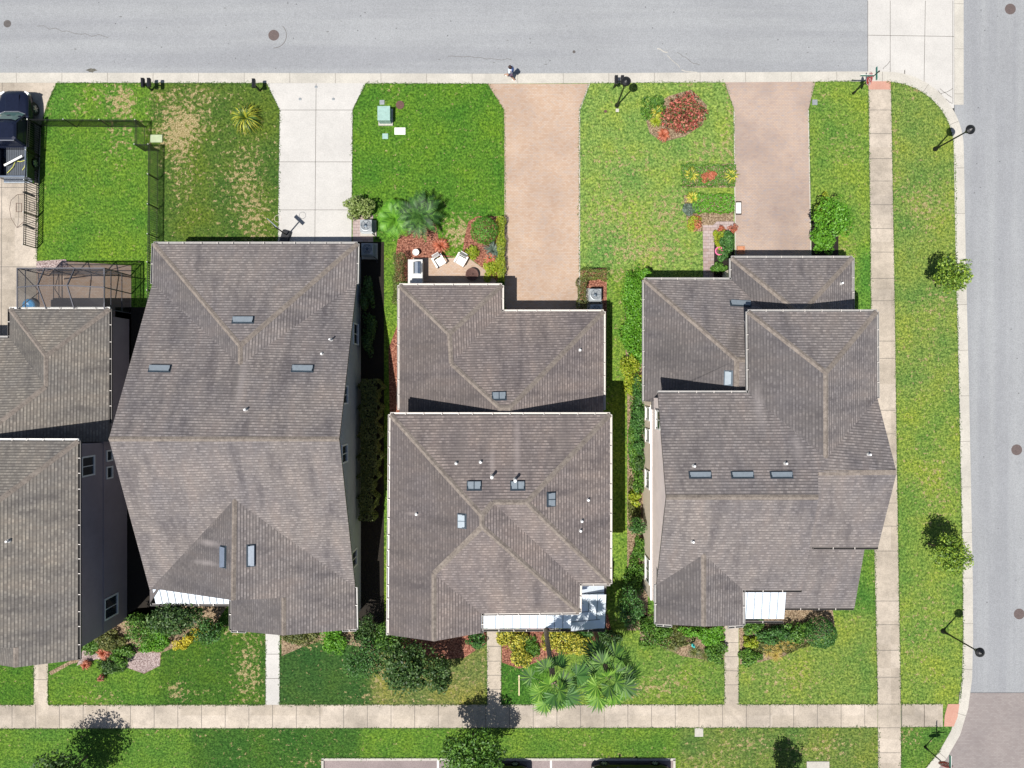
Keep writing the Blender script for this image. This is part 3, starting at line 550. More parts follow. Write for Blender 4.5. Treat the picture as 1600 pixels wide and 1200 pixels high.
dr = MB(); dr.box((-16.4, -15.03, 1.05), (1.0, .06, 2.1)); dr.build('door', simple('door_red', (.2, .06, .04), .5), h2.e)
# ---- house 3 : centre house
h3 = House('middle house with a lower garage wing and an L-shaped white metal porch roof', M_gutw)
V = [(624, 446, E1), (784, 446, E1), (702, 522, 4.17), (705, 568, 4.17), (784, 487, E1), (943, 487, E1), (781, 637, 5.42), (797, 637, 5.42), (781, 668, 5.42), (797, 668, 5.42), (624, 668, E1), (943, 668, E1)]
h3.roof(V, [(0, 1, 2), (1, 4, 3, 2), (4, 5, 7, 6, 3), (0, 2, 3, 6, 8, 10), (6, 7, 9, 8), (5, 11, 9, 7)], M_sh2)
h3.gut(V[0], V[1], -1); h3.gut(V[1], V[4], -1); h3.gut((784, 487, E1), V[5], -1); h3.gut(V[5], (943, 640, E1), -1); h3.gut((624, 640, E1), V[0], -1)
V = [(610, 648, E2), (953, 648, E2), (823, 785, 7.8), (770, 785, 7.8), (753, 806, 8.06), (753, 823, 8.06), (678, 896, 6.84), (678, 1002, 6.84), (607, 992, E2), (752, 989, E2), (752, 959, E2), (905, 957, E2), (906, 912, E2), (953, 912, E2)]
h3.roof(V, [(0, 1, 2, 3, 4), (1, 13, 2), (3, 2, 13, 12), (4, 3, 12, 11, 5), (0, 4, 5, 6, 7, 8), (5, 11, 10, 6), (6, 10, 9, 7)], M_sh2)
h3.gut(V[0], V[1], -1); h3.gut(V[8], V[0], -1); h3.gut(V[1], V[13], -1); h3.gut(V[13], V[12], -1); h3.gut(V[12], V[11], -1); h3.gut(V[11], V[10], -1); h3.gut(V[10], V[9], -1, M_gutb)
h3.walls([(-6.65, -2.3), (-6.65, 5.8), (-1.0, 5.8), (-1.0, 4.15), (5.35, 4.15), (5.35, -2.3)], E1+.02, M_st3)
h3.walls([(-6.7, -14.2), (-2.1, -14.2), (-2.1, -12.9), (3.6, -12.9), (3.6, -11.25), (5.35, -11.25), (5.35, -2.15), (-6.7, -2.15)], E2+.02, M_st3)
h3.gable((-6.7, -14.2), (-2.1, -14.2), .5, E2, 6.6, M_st3)
pr = MB(); metal_roof(pr, -2.08, 5.77, -12.92, 3.5, -15.2, 2.9, 15); pr.build('porch_roof', [M_porch, M_seam], h3.e)
pr = MB(); metal_roof(pr, -15.14, -11.28, 3.62, 3.53, 5.72, 2.96, 7, 'y'); pr.build('porch_roof', [M_porch, M_seam], h3.e)
h3.gut((753, 983.5, 2.92), (946, 983.5, 2.92), 1, M_gutb); h3.gut((944, 915, 2.95), (944, 982, 2.95), -1, M_gutb)
for x in (-1.7, 2, 5.5): pc = MB(); pc.box((x, -14.9, 1.4), (.22, .22, 2.8)); pc.build('porch_post', M_white, h3.e)
sheet('porch_floor', [(760, 900), (935, 860), (935, 955), (760, 955)], .12, M_conc, th=.12)
for a in ((741, 759), (809, 759)): h3.vent(*a, w=.72, d=.42, dbl=True)
for a in ((722, 814), (861, 780)): h3.vent(*a, w=.72, d=.40, dbl=True)
h3.vent(780, 619, w=.75, d=.42, dbl=True)
h3.pipe(769, 744, .55, .07, True); h3.pipe(805, 749, .6, .07, True)
for a in ((751, 722), (713, 724), (651, 803), (909, 814), (907, 829), (919, 781), (906, 547)): h3.pipe(*a, .22, .06)
gd = MB(); gd.box((-3.8+7.2, 4.19, 1.15), (4.8, .06, 2.3)); gd.build('garage_door', M_white, h3.e)
for x in (-4.4,): h3.win(x, -14.2, 4.4, 1.4, 1.3, 'S'); h3.win(x, -14.2, 1.6, 1.4, 1.4, 'S')
h3.win(1, -12.9, 4.5, 1.6, 1.2, 'S'); h3.win(5.35, -6, 4.4, 1, 1.2, 'E'); h3.win(-6.7, -7, 4.4, 1, 1.2, 'W')
dr = MB(); dr.box((.1, -12.93, 1.05), (1.0, .06, 2.1)); dr.build('door', M_brown, h3.e)
# ---- house 4 : corner house
h4 = House('corner house beside the side road with pale pink west wall and small square white porch')
V = [(1143, 403, E1), (1332, 403, E1), (1252, 491, 4.4), (1143, 437, E1), (1007, 437, E1), (1151, 562, 4.97), (1151, 655, 4.97), (1007, 629, E1), (1332, 500, E1), (1196, 488, 3.75), (1185, 562, 4.97), (1021, 629, 3.2), (1021, 655, 3.2)]
h4.roof([(1143, 403, E1), (1332, 403, E1), (1251, 491, 4.38), (1251, 520, 4.38), (1332, 520, E1), (1143, 437, E1), (1212, 502, 3.75)], [(0, 1, 2), (1, 4, 3, 2), (0, 2, 3, 6, 5)], M_sh)
h4.roof([(1007, 437, E1), (1143, 437.2, E1), (1212, 502, 3.75), (1212, 562, 4.97), (1151, 562, 4.97), (1151, 640, 4.97), (1018, 640, 3.1), (1018, 628, 3.1), (1007, 627, E1)], [(0, 1, 2, 3, 4), (0, 4, 5, 6, 7, 8), (4, 3, 5)], M_sh)
h4.gut((1143, 403, E1), (1332, 403, E1), -1); h4.gut((1332, 403, E1), (1332, 486, E1), -1); h4.gut((1007, 437, E1), (1143, 437, E1), -1); h4.gut((1143, 437, E1), (1143, 404, E1), -1); h4.gut((1007, 627, E1), (1007, 438, E1), -1)
V = [(1169, 487, E2), (1370, 487, E2), (1291, 582, 7.31), (1291, 716, 7.31), (1371, 622, E2), (1170, 614, E2), (1028, 614, E2), (1041, 777, 8.1), (1279, 777, 8.1), (1278, 738, 7.5), (1401, 738, 7.5), (1372, 855, E2), (1271, 855, E2),
     (1253, 922, E2), (1161, 922, E2), (1161, 977, E2), (1100, 979, 6.77), (1026, 975, E2), (1026, 914, E2), (1100, 866, 6.8)]
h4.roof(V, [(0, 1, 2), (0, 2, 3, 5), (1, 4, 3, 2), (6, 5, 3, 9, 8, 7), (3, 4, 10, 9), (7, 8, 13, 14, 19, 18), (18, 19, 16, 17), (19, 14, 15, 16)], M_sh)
h4.gut(V[0], V[1], -1); h4.gut(V[1], V[4], -1); h4.gut(V[5], V[0], -1); h4.gut(V[6], V[5], -1); h4.gut(V[12], V[11], 1, M_gutb); h4.gut(V[14], V[13], 1, M_gutb); h4.gut(V[14], V[15], -1); h4.gut(V[17], V[18], -1); h4.gut(V[17], (1050, 977, E2), 1); h4.gut((1138, 979, E2), V[15], 1)
h4.roof([(1262, 739, 7.46), (1401, 739, 7.46), (1372, 855, E2), (1240, 855, E2)], [(0, 1, 2, 3)], M_sh); e4 = h4.roofs[-1]
bb = MB(); a4, b4 = P(1279, 739, 7.47), P(1401, 738, 7.5); k4 = int((b4-a4).length/.32)
for i in range(k4):
    p = a4+(b4-a4)*(i/k4); bb.box(p+Vector((.16, 0, -.02+.008*(i % 2))), (.33, .28, .06))
bb.build('ridge_cap', M_cap, e4)
V = [(1195, 846, 4.4), (1353, 846, 4.35), (1335, 950, E1), (1185, 950, E1)]
h4.roof(V, [(0, 1, 2, 3)], M_sh); h4.gut((1225, 950, E1), (1334, 950, E1), 1, M_gutb)
h4.walls([(8.65, -1.3), (8.65, 6.1), (14.0, 6.1), (14.0, 7.4), (20.9, 7.4), (20.9, 3.0), (16, 3), (16, -1.3)], E1+.02, M_st4b)
h4.walls([(8.78, -13.5), (13.05, -13.5), (13.05, -11.4), (16.5, -11.4), (16.5, -9.1), (20.85, -9.1), (20.85, 3.8), (14.1, 3.8), (14.1, -.85), (8.78, -.85)], E2+.02, M_st4)
h4.walls([(8.70, -13.55), (8.9, -13.55), (8.9, -1.2), (8.70, -1.2)], 2.55, M_st4b)
bd = MB(); bd.box((8.72, -7.4, 2.59), (.10, 12.3, .05)); bd.build('string_course', M_white, h4.e)
h4.gable((8.78, -11.5), (8.78, -.9), .52, E2, 7.95, M_st4, -.12); h4.gable((20.85, -9.1), (20.85, -1.0), .5, E2, 7.35, M_st4, .12); h4.gable((8.78, -13.5), (13.05, -13.5), .5, E2, 6.6, M_st4); h4.gable((16.5, -11.4), (16.5, -2), .56, E2, 7.7, M_st4, .12)
pr = MB(); metal_roof(pr, 13.1, 16.93, -11.42, 3.45, -14.62, 2.88, 8); pr.build('porch_roof', [M_porch, M_seam], h4.e); h4.gut((1163, 970.5, 2.9), (1224, 970.5, 2.9), 1, M_gutb)
for x in (13.6, 16.7): pc = MB(); pc.box((x, -14.3, 1.4), (.22, .22, 2.8)); pc.build('porch_post', M_white, h4.e)
for a in ((1094, 742), (1160, 742), (1221, 742)): h4.vent(*a, w=1.15, d=.26)
h4.vent(1157, 474, w=1.2, d=.3); h4.vent(1138, 591, w=.8, d=.35)
for a in ((1084, 728), (1227, 724), (1082, 846), (1357, 710), (1314, 443)): h4.pipe(*a, .25, .06)
h4.win(8.76, -2.15, 4.55, 1.0, 1.2, 'W', fm=M_white); h4.win(8.70, -12.1+.2, 1.7, 1.4, 1.2, 'W'); h4.win(8.70, -6.1, 1.7, 1.0, 1.2, 'W'); h4.win(8.7, -3.3, 1.75, .7, 1.1, 'W', False); h4.win(8.7, -1.9, 1.75, .7, 1.1, 'W', False)
h4.win(20.85, -3, 4.5, 1.2, 1.2, 'E'); h4.win(10.9, -13.5, 4.4, 1.4, 1.2, 'S'); h4.win(10.9, -13.5, 1.6, 1.4, 1.2, 'S'); h4.win(20.9, 5.4, 1.6, 1.2, 1.2, 'E')
h4.walls([(16.93, -13.6), (21.0, -13.6), (21.0, -9.05), (16.93, -9.05)], E1, M_st4)
gd = MB(); gd.box((17.3, 7.44, 1.15), (4.9, .06, 2.3)); gd.build('garage_door', M_white, h4.e)
sp = MB(); l = P(1020, 622, 1.4); sp.path([(8.5, -.9, 2.7), (8.6, -.95, 2.3), (8.62, -1.0, .1)], .05, 8); sp.build('downspout', M_white, h4.e)
# ---- house 1 : far left
h1 = House('left-edge house with mauve side wall and olive-brown roof, next to the parked pickup')
V = [(15, 483, E1), (171, 483, E1), (71, 556, 4.14), (71, 604, 4.14), (15, 528, E1), (-130, 528, E1), (-46, 694, 5.5), (-46, 695, 5.5), (171, 690, E1), (-130, 695, 4.0)]
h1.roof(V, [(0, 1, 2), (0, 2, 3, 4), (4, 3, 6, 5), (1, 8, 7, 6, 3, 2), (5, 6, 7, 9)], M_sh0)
h1.gut(V[0], V[1], -1, M_white); h1.gut(V[1], (171, 661, E1), -1, M_gutb); h1.gut(V[4], V[0], -1, M_gutb); h1.gut((-130, 528, E1), V[4], -1)
V = [(-290, 688, E2), (122, 689, E2), (-80, 840, 8.06), (-80, 1012, 8.06), (24, 1012, 6.86), (24, 1043, 6.86), (122, 1031, E2), (-60, 1030, E2), (-60, 1012, E2+.1), (-290, 1012, E2)]
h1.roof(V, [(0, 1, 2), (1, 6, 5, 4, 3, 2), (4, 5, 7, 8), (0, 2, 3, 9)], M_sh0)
h1.gut((-290, 688, E2), V[1], -1, M_white); h1.gut(V[1], V[6], -1, M_gutb)
h1.walls([(-35.5, 2.5), (-31.0, 2.5), (-31.0, 4.3), (-25.45, 4.3), (-25.45, -3.7), (-35.5, -3.7)], E1+.02, M_st1)
h1.walls([(-39.5, -14.5), (-30.2, -14.5), (-30.2, -15.65), (-25.59, -15.65), (-25.59, -3.65), (-39.5, -3.65)], E2+.02, M_st1)
h1.gable((-30.2, -15.65), (-25.59, -15.65), .5, E2, 6.6, M_st1)
bd = MB(); bd.box((-25.57, -9.65, 2.62), (.05, 11.9, .1)); bd.build('string_course', M_st1, h1.e)
h1.win(-25.59, -4.95, 4.2, 1.05, 1.15, 'E'); h1.win(-25.59, -4.55, 2.02, .55, .55, 'E', False); h1.win(-25.59, -5.62, 2.02, .62, .55, 'E', False); h1.win(-25.59, -14.2, 1.85, 1.2, 1.35, 'E')
h1.pipe(14, 845, .25, .06)
# ------------------------------------------------------------------ screened patio cage, fence
def bars(mb, pts, r=.035):
    for a, b in pts: 
        a = Vector(a); b = Vector(b); mb.tube(a, b, r, n=4)
cg = thing('screen_enclosure', 'dark framed screened patio cage attached to the left-edge house', 'screen enclosure')
zc = 2.9; nw, ne, sw, se = P(27, 419, zc), P(163, 419, zc), P(27, 482, zc), P(163, 482, zc)
r1a, r1m, r1b = P(70, 419, zc), P(58.5, 446, 3.6), P(72, 482, zc); r2a, r2m, r2b = P(117, 419, zc), P(105, 446, 3.6), P(116, 482, zc); em = P(163, 449, 3.0)
wm = P(27, 449, 3.0)
M_frame = simple('bronze_frame', (.09, .09, .105), .5, .2)
f = MB(); bars(f, [(nw, ne), (nw, sw), (ne, se), (r1a, r1m), (r1m, r1b), (r2a, r2m), (r2m, r2b), (r1m, r2m), (r2m, em), (wm, r1m)], .045); f.build('roof_frame', M_frame, cg)
f = MB()
for p in (nw, ne, sw, se, r1a, r2a, em): bars(f, [(p, (p.x, p.y, 0))], .04)
for za in (1.0, 2.2): bars(f, [((nw.x, nw.y, za), (ne.x, ne.y, za)), ((ne.x, ne.y, za), (se.x, se.y, za)), ((nw.x, nw.y, za), (sw.x, sw.y, za))], .03)
bars(f, [(nw, (r1a.x, r1a.y, 1.0)), (ne, (r2a.x, r2a.y, 1.0)), (nw, (wm.x, wm.y, 1.0)), ((sw.x, sw.y, 2.8), (wm.x, wm.y, 1.))], .025)
f.build('wall_frame', M_frame, cg)
ms, nt, b_ = newmat('insect_screen'); b_.inputs['Base Color'].default_value = (.02, .02, .025, 1); tr = N(nt, 'ShaderNodeBsdfTransparent'); mx = N(nt, 'ShaderNodeMixShader'); mx.inputs[0].default_value = .42
nt.links.new(tr.outputs[0], mx.inputs[1]); nt.links.new(b_.outputs[0], mx.inputs[2]); nt.links.new(mx.outputs[0], nt.nodes['Material Output'].inputs[0])
f = MB(); f.add([nw, r1a, r1m, wm, sw, r1b, r2a, r2m, r2b, ne, em, se], [(0, 1, 2, 3), (3, 2, 5, 4), (1, 6, 7, 2), (2, 7, 8, 5), (6, 9, 10, 7), (7, 10, 11, 8)])
for a, b in ((nw, ne), (ne, se), (nw, sw)): f.add([a, b, (b.x, b.y, 0), (a.x, a.y, 0)], [(0, 1, 2, 3)])
f.build('screen', ms, cg, recalc=False)
def fence(uvs, label, h=1.25):
    c = [Vector((*G(*p), 0)) for p in uvs]; e = thing('fence', label, 'fence', group='black metal fences round the left yard')
    rl = MB(); pk = MB()
    for a, b in zip(c[:-1], c[1:]):
        d = b-a; L = d.length; ang = math.atan2(d.y, d.x); m = (a+b)/2
        for z in (.15, h-.18, h): rl.box(m+Vector((0, 0, z)), (L, .03, .035), ang)
        k = max(2, int(L/.14))
        for i in range(k): pk.box(a+d*(i/k)+Vector((0, 0, h/2+.03)), (.03, .03, h-.06), ang)
    rl.build('rail', M_black, e); pk.build('picket', M_black, e)
    for a, b in zip(c[:-1], c[1:]):
        n = max(1, round((b-a).length/2.0))
        for i in range(n+(b == c[-1])):
            p = a+(b-a)*(i/n); q = MB(); q.box(p+Vector((0, 0, h/2+.04)), (.06, .06, h+.08)); q.lathe(p+Vector((0, 0, h+.08)), [(.035, 0), (.035, .02), (.01, .05)], 6, 1); q.build('post', [M_black, M_white], e)
fence([(65, 198), (228, 199), (227, 236), (248, 236), (247, 372), (246, 500)], 'long black picket fence stepping round the green yard behind the house')
fence([(65, 199), (60, 290), (58, 388)], 'short black picket fence running beside the pickup and the concrete driveway')
# ------------------------------------------------------------------ vegetation
def leafmesh(name, pts, nrm, size, m, parent=None, aspect=.5, jitter=.6, kind=None):
    n = len(pts); nrm = nrm+rng.normal(0, jitter, (n, 3)); nrm /= np.linalg.norm(nrm, axis=1, keepdims=True)+1e-9
    t = np.cross(nrm, rng.normal(0, 1, (n, 3))); t /= np.linalg.norm(t, axis=1, keepdims=True)+1e-9; b = np.cross(nrm, t)
    s = size*rng.uniform(.6, 1.35, (n, 1)); co = np.stack([pts-t*s*.5, pts+b*s*aspect*.5, pts+t*s*.5, pts-b*s*aspect*.5], 1).reshape(-1, 3)
    return link(name, npmesh(name, co, np.arange(4*n).reshape(n, 4)), m, parent, kind)
def ball_pts(r, n):
    d = rng.normal(0, 1, (n, 3)); d /= np.linalg.norm(d, axis=1, keepdims=True); d[:, 2] = np.where(d[:, 2] < -.5, -d[:, 2], d[:, 2])
    p = d*(rng.uniform(.88, 1.02, (n, 1))+.04*np.sin(d[:, :1]*9+d[:, 1:2]*7)); return p*np.array(r), d
def crown_pts(r, n, k, squash=1, rough=.28, low=-.35):
    # clumps spread over an ellipsoid, leaves over the clumps
    cs = []
    while len(cs) < k:
        p = rng.normal(0, 1, 3); p /= np.linalg.norm(p)
        if p[2] < low: continue
        cs.append(p*rng.uniform(.45, 1.0-rough*.4))
    cs = np.array(cs); rad = rng.uniform(rough*.7, rough*1.5, k); w = rad**2; idx = rng.choice(k, n, p=w/w.sum())
    d = rng.normal(0, 1, (n, 3)); d /= np.linalg.norm(d, axis=1, keepdims=True); rr = rng.uniform(.75, 1.05, (n, 1))
    p = cs[idx]+d*rad[idx][:, None]*rr; core = rng.normal(0, 1, (n//5, 3)); core /= np.linalg.norm(core, axis=1, keepdims=True); core *= rng.uniform(.3, .72, (n//5, 1))
    p = np.concatenate([p, core]); nr = np.concatenate([d*.7+np.array([0, 0, .5]), core]); 
    R = np.array(r if isinstance(r, (tuple, list)) else (r, r, r*squash)); return p*R, nr
def tree(u, v, zc, r, label, m=None, n=3000, leaf=.16, name='tree', cat='tree', squash=.9, k=38, group=None, low=-.5, rough=.28):
    x, y = G(u, v, zc); rz = (r[2] if isinstance(r, tuple) else r*squash)
    e = thing(name, label, cat, (x, y, 0), group=group); tk = MB(); h0 = max(.15, zc-rz*.6)
    tk.path([(0, 0, 0), (.03, .02, h0*.5), (-.02, .03, h0)], [.09, .075, .06], 8)
    for i in range(7):
        a = i*2.4; q = (r[0] if isinstance(r, tuple) else r)*.62; tk.path([(-.02, .03, h0*.95), (math.cos(a)*q*.5, math.sin(a)*q*.5, zc-.1), (math.cos(a)*q, math.sin(a)*q, zc+rz*.35)], [.045, .03, .012], 6)
    tk.build('trunk', M_bark, e)
    p, nr = crown_pts(r, n, k, squash, rough, low); p[:, 2] += zc; p[:, 2] = np.maximum(p[:, 2], .04)
    leafmesh('crown', p, nr, leaf, m or L_mid, e)
    return e
def bush(u, v, r, h, label, m=None, n=900, leaf=.11, name='shrub', cat='shrub', group=None, k=18, extra=None, rough=.3):
    zc = h*.45; x, y = G(u, v, zc); rr = (r if isinstance(r, tuple) else (r, r)); e = thing(name, label, cat, (x, y, 0), group=group)
    p, nr = ball_pts((rr[0], rr[1], h*.55), n) if rough < .2 else crown_pts((rr[0], rr[1], h*.58), n, k, 1, rough, -.6); p[:, 2] = np.maximum(p[:, 2]+zc, .03)
    leafmesh('foliage', p, nr, leaf, m or L_mid, e)
    if extra:
        q, nr = crown_pts((rr[0]*1.03, rr[1]*1.03, h*.62), max(30, n//4), k, 1, rough, 0); q[:, 2] += zc; leafmesh('blossom', q, nr, leaf*1.1, extra, e)
    t = MB()
    for i in range(5): a = i*1.26; t.tube((0, 0, 0), (math.cos(a)*rr[0]*.5, math.sin(a)*rr[1]*.5, h*.6), .02, .008, 5)
    t.build('stem', M_bark, e); return e
def hedge(uvs, w, h, label, m=None, dens=420, leaf=.07, wav=.06, name='hedge'):
    c = [np.array(G(*p, h)) for p in uvs]; P_, N_ = [], []
    base = (c[0]+c[-1])/2; e = thing(name, label, 'hedge', (base[0], base[1], 0)); st = MB()
    for a, b in zip(c[:-1], c[1:]):
        d = b-a; L = np.linalg.norm(d); d = d/L; nn = np.array([-d[1], d[0]]); n = int(dens*L*(w+1.2*h)); ww = w/2
        face = rng.choice(3, n, p=[w/(w+1.6*h), .8*h/(w+1.6*h), .8*h/(w+1.6*h)]); s = rng.uniform(-ww*.6, L+ww*.6, n); q = rng.uniform(-ww, ww, n); z = rng.uniform(.05, h, n)
        wv = wav*np.sin(s*4.1+1)+wav*np.sin(s*9.7)*.6
        q = np.where(face == 1, ww+wv+rng.normal(0, .03, n), np.where(face == 2, -ww-wv+rng.normal(0, .03, n), q)); z = np.where(face == 0, h+rng.normal(0, .035, n)+wv*.5, z)
        P_.append(np.stack([a[0]+d[0]*s+nn[0]*q-base[0], a[1]+d[1]*s+nn[1]*q-base[1], z], 1))
        nr = np.stack([nn[0]*(1.*(face == 1)-1.*(face == 2)), nn[1]*(1.*(face == 1)-1.*(face == 2)), 1.*(face == 0)+.2], 1); N_.append(nr)
        k = int(L/.4)+1
        for i in range(k): pp = a+d*L*(i+.5)/k-base; st.tube((pp[0], pp[1], 0), (pp[0]+.05, pp[1], h*.8), .02, .01, 5)
    leafmesh('foliage', np.concatenate(P_), np.concatenate(N_), leaf, m or L_mid, e); st.build('stem', M_bark, e); return e
def blades(name, label, u, v, r, h, m, n=120, w=.035, cat='plant', group=None, parts=7, droop=.9):
    x, y = G(u, v); e = thing(name, label, cat, (x, y, 0), group=group); co = []; q = []
    for i in range(n):
        a = rng.uniform(0, 2*math.pi); L = r*rng.uniform(.55, 1.12); hh = h*rng.uniform(.6, 1.15); sx = -math.sin(a)*w/2; sy = math.cos(a)*w/2; b0 = len(co)
        for k in range(parts):
            t = k/(parts-1); rad = L*t; z = .03+hh*(1.6*t-1.5*droop*t*t); ww = 1-t**2*.95
            co += [(math.cos(a)*rad+sx*ww, math.sin(a)*rad+sy*ww, max(z, .02)), (math.cos(a)*rad-sx*ww, math.sin(a)*rad-sy*ww, max(z, .02))]
        for k in range(parts-1): q.append((b0+2*k, b0+2*k+1, b0+2*k+3, b0+2*k+2))
    link('foliage', npmesh('foliage', np.array(co), np.array(q)), m, e); return e
def pinnate(name, label, u, v, zt, L, n, m, leafL=.35, trunk=.14, cat='palm', elev=.5):
    x, y = G(u, v, zt); e = thing(name, label, cat, (x, y, 0)); t = MB(); t.path([(0, 0, 0), (.03, .02, zt*.5), (0, 0, zt)], [trunk*1.2, trunk, trunk*.9], 10); t.build('trunk', M_bark, e)
    co = []; q = []
    for i in range(n):
        a = 2*math.pi*i/n*1.0+rng.uniform(-.15, .15); el = elev*rng.uniform(.5, 1.6); ll = L*rng.uniform(.8, 1.1); pts = []
        for k in range(15):
            tt = k/14; rad = ll*tt*math.cos(el*.4); z = zt+ll*(math.sin(el)*tt-.75*tt*tt); pts.append(np.array([math.cos(a)*rad, math.sin(a)*rad, max(.05, z)]))
        side = np.array([-math.sin(a), math.cos(a), 0])
        for k in range(14):
            for sub in (0,):
                p = pts[k]*(1-sub)+pts[k+1]*sub; d = pts[k+1]-pts[k]; d = d/np.linalg.norm(d); tl = leafL*math.sin(math.pi*min(1, (k+sub)/14*.85+.15))+.03
                for sg in (-1, 1):
                    dr = side*sg*.85+d*.6+np.array([0, 0, .12]); tip = p+dr/np.linalg.norm(dr)*tl; b = len(co); wv = d*.06
                    co += [tuple(p-wv), tuple(p+wv), tuple(tip+wv*.3), tuple(tip-wv*.3)]; q.append((b, b+1, b+2, b+3))
    link('frond', npmesh('frond', np.array(co), np.array(q)), m, e); return e
def fanpalm(label, u, v, zt, n, mats, R=1.0, lean=(0, 0), pet=1.0):
    x, y = G(u, v, zt); e = thing('palm_tree', label, 'palm tree', (x-lean[0], y-lean[1], 0), group='fan palms before the middle house'); lx, ly = lean
    t = MB(); pp = [(lx*(k/6)**1.4, ly*(k/6)**1.4, zt*k/6) for k in range(7)]; t.path(pp, [.19, .16, .15, .14, .14, .15, .17], 10); t.build('trunk', M_bark, e)
    top = np.array([lx, ly, zt])
    for i in range(n):
        a = i*2.39996+rng.uniform(-.2, .2); el = 1.15-1.75*(i/n)+rng.uniform(-.1, .1); pl = pet*rng.uniform(.75, 1.15)*(1 if i > 3 else .6)
        d = np.array([math.cos(a)*math.cos(el), math.sin(a)*math.cos(el), math.sin(el)]); hub = top+d*pl+np.array([0, 0, -.12*pl]); co = []; q = []
        side = np.array([-math.sin(a), math.cos(a), 0]); fd = d*1.0+np.array([0, 0, -.35]); fd /= np.linalg.norm(fd); up = np.cross(side, fd)
        w = .02; b = 0; co += [tuple(top-side*w), tuple(top+side*w), tuple(hub+side*w), tuple(hub-side*w)]; q.append((0, 1, 2, 3))
        K = 19; rr = R*rng.uniform(.8, 1.12)
        for k in range(K):
            th = -1.85+3.7*k/(K-1); dr = fd*math.cos(th)+side*math.sin(th); l = rr*(.72+.28*math.cos(th*.8)); dth = 3.7/K*rng.uniform(.5, .66); l *= rng.uniform(.82, 1.08); d1 = fd*math.cos(th-dth)+side*math.sin(th-dth); d2 = fd*math.cos(th+dth)+side*math.sin(th+dth)
            f_ = -.10*up*abs(math.sin(th)); b = len(co); zz = np.array([0, 0, .025*(k % 2)])
            co += [tuple(hub), tuple(hub+d1*l*.55+f_*.5+zz), tuple(hub+dr*l+f_+np.array([0, 0, -.22*l])), tuple(hub+d2*l*.55+f_*.5-zz)]; q.append((b, b+1, b+2, b+3))
        link('frond', npmesh('frond', np.array(co), np.array(q)), mats[i % len(mats)], e)
    return e
# street and yard trees
tree(1489, 430, 2.0, 1.12, 'small round street tree on the side road verge, level with the garage roofs', L_tree, 2600, .17, group='round trees on the verge')
tree(1486, 863, 2.3, 1.2, 'small round street tree on the verge by the side road, south of the first one', L_tree, 2800, .17, group='round trees on the verge')
tree(1238, 1236, 2.5, 1.15, 'bottom-edge tree casting a round shadow beside the small concrete pad', L_dark, 2200, .17)
tree(735, 1186, 3.0, (2.0, 1.7, 1.5), 'leafy street tree at the bottom edge between the parked black cars', L_mid, 5200, .19, k=60)
tree(88, 1224, 3.0, (2.0, 1.8, 1.5), 'street tree at the bottom left edge casting a round shadow on the footpath', L_dark, 4600, .19, k=60)
tree(632, 1040, 2.4, (1.75, 1.85, 1.3), 'dark bushy tree under the gable of the middle house on yellowed grass', L_dark, 4300, .2, k=60)
tree(686, 1053, 2.2, (.85, 1.15, 1.0), 'smaller dark tree right beside the bushy tree, near the path to the middle house', L_dark, 3000, .16, k=36)
tree(608, 1000, 2.0, (1.0, 1.0, .9), 'green sapling at the south-west corner of the middle house', L_mid, 1800, .15)
tree(272, 964, 2.4, (1.75, 1.1, 1.1), 'large dark tree in front of the narrow white porch roof of the wide house', L_dark, 3600, .19, k=60)
tree(222, 982, 1.8, (1.1, 1.0, .9), 'green bushy tree at the edge of the mauve wall bed', L_mid, 1700, .14)
tree(327, 985, 1.4, (1.0, .8, .8), 'low dark green tree beside the yellow flowering border', L_dkb, 1700, .14)
tree(565, 1030, 2.3, (1.4, 1.2, 1.1), 'feathery green tree on the lawn between the wide house and the middle house', L_dkb, 2600, .14, rough=.35)
tree(575, 985, 1.6, (.9, 1.2, .8), 'dark shrub tree at the south-east corner of the wide house', L_dark, 1600, .13)
tree(1303, 340, 2.0, (1.3, 1.35, 1.0), 'open bright green tree between the pink paver driveway and the footpath', L_bright, 3000, .17, k=44, rough=.24)
tree(985, 945, 2.2, (.8, 1.4, 1.2), 'dark tree squeezed between the middle house and the corner house', L_dkb, 2200, .14)
tree(995, 822, 1.6, (.62, .55, .6), 'small leafy tree against the pink wall halfway along the corner house', L_dkb, 900, .13)
# palms
fanpalm('tall fan palm with bright fronds hanging over the footpath', 866, 1070, 8.8, 14, [L_palm, L_palmb, L_dkb], .92, (.2, -1.0), 1.15)
fanpalm('shorter fuller fan palm to the right of the tall one', 951, 1058, 6.3, 17, [L_palm, L_palmb, L_palm], 1.1, (.1, -.6), 1.15)
pinnate('cycad', 'dark green cycad on a stout trunk in the red mulch beside the grill counter', 657, 336, 1.1, 1.75, 20, L_cyc, .30, .2, 'cycad', .9)
pinnate('cycad', 'bright green feathery palm left of the dark cycad', 617, 340, .7, 1.4, 14, L_bright, .42, .06, 'cycad', .9)
blades('fountain_palm', 'yellow-green clump of arching leaves on the worn lawn left of the white driveway', 387, 187, 1.15, 1.5, leafmat('leaf_yg', [(.03, .09, .01), (.10, .17, .02), (.36, .38, .03), (.5, .48, .05)]), 260, .06, droop=1.05)
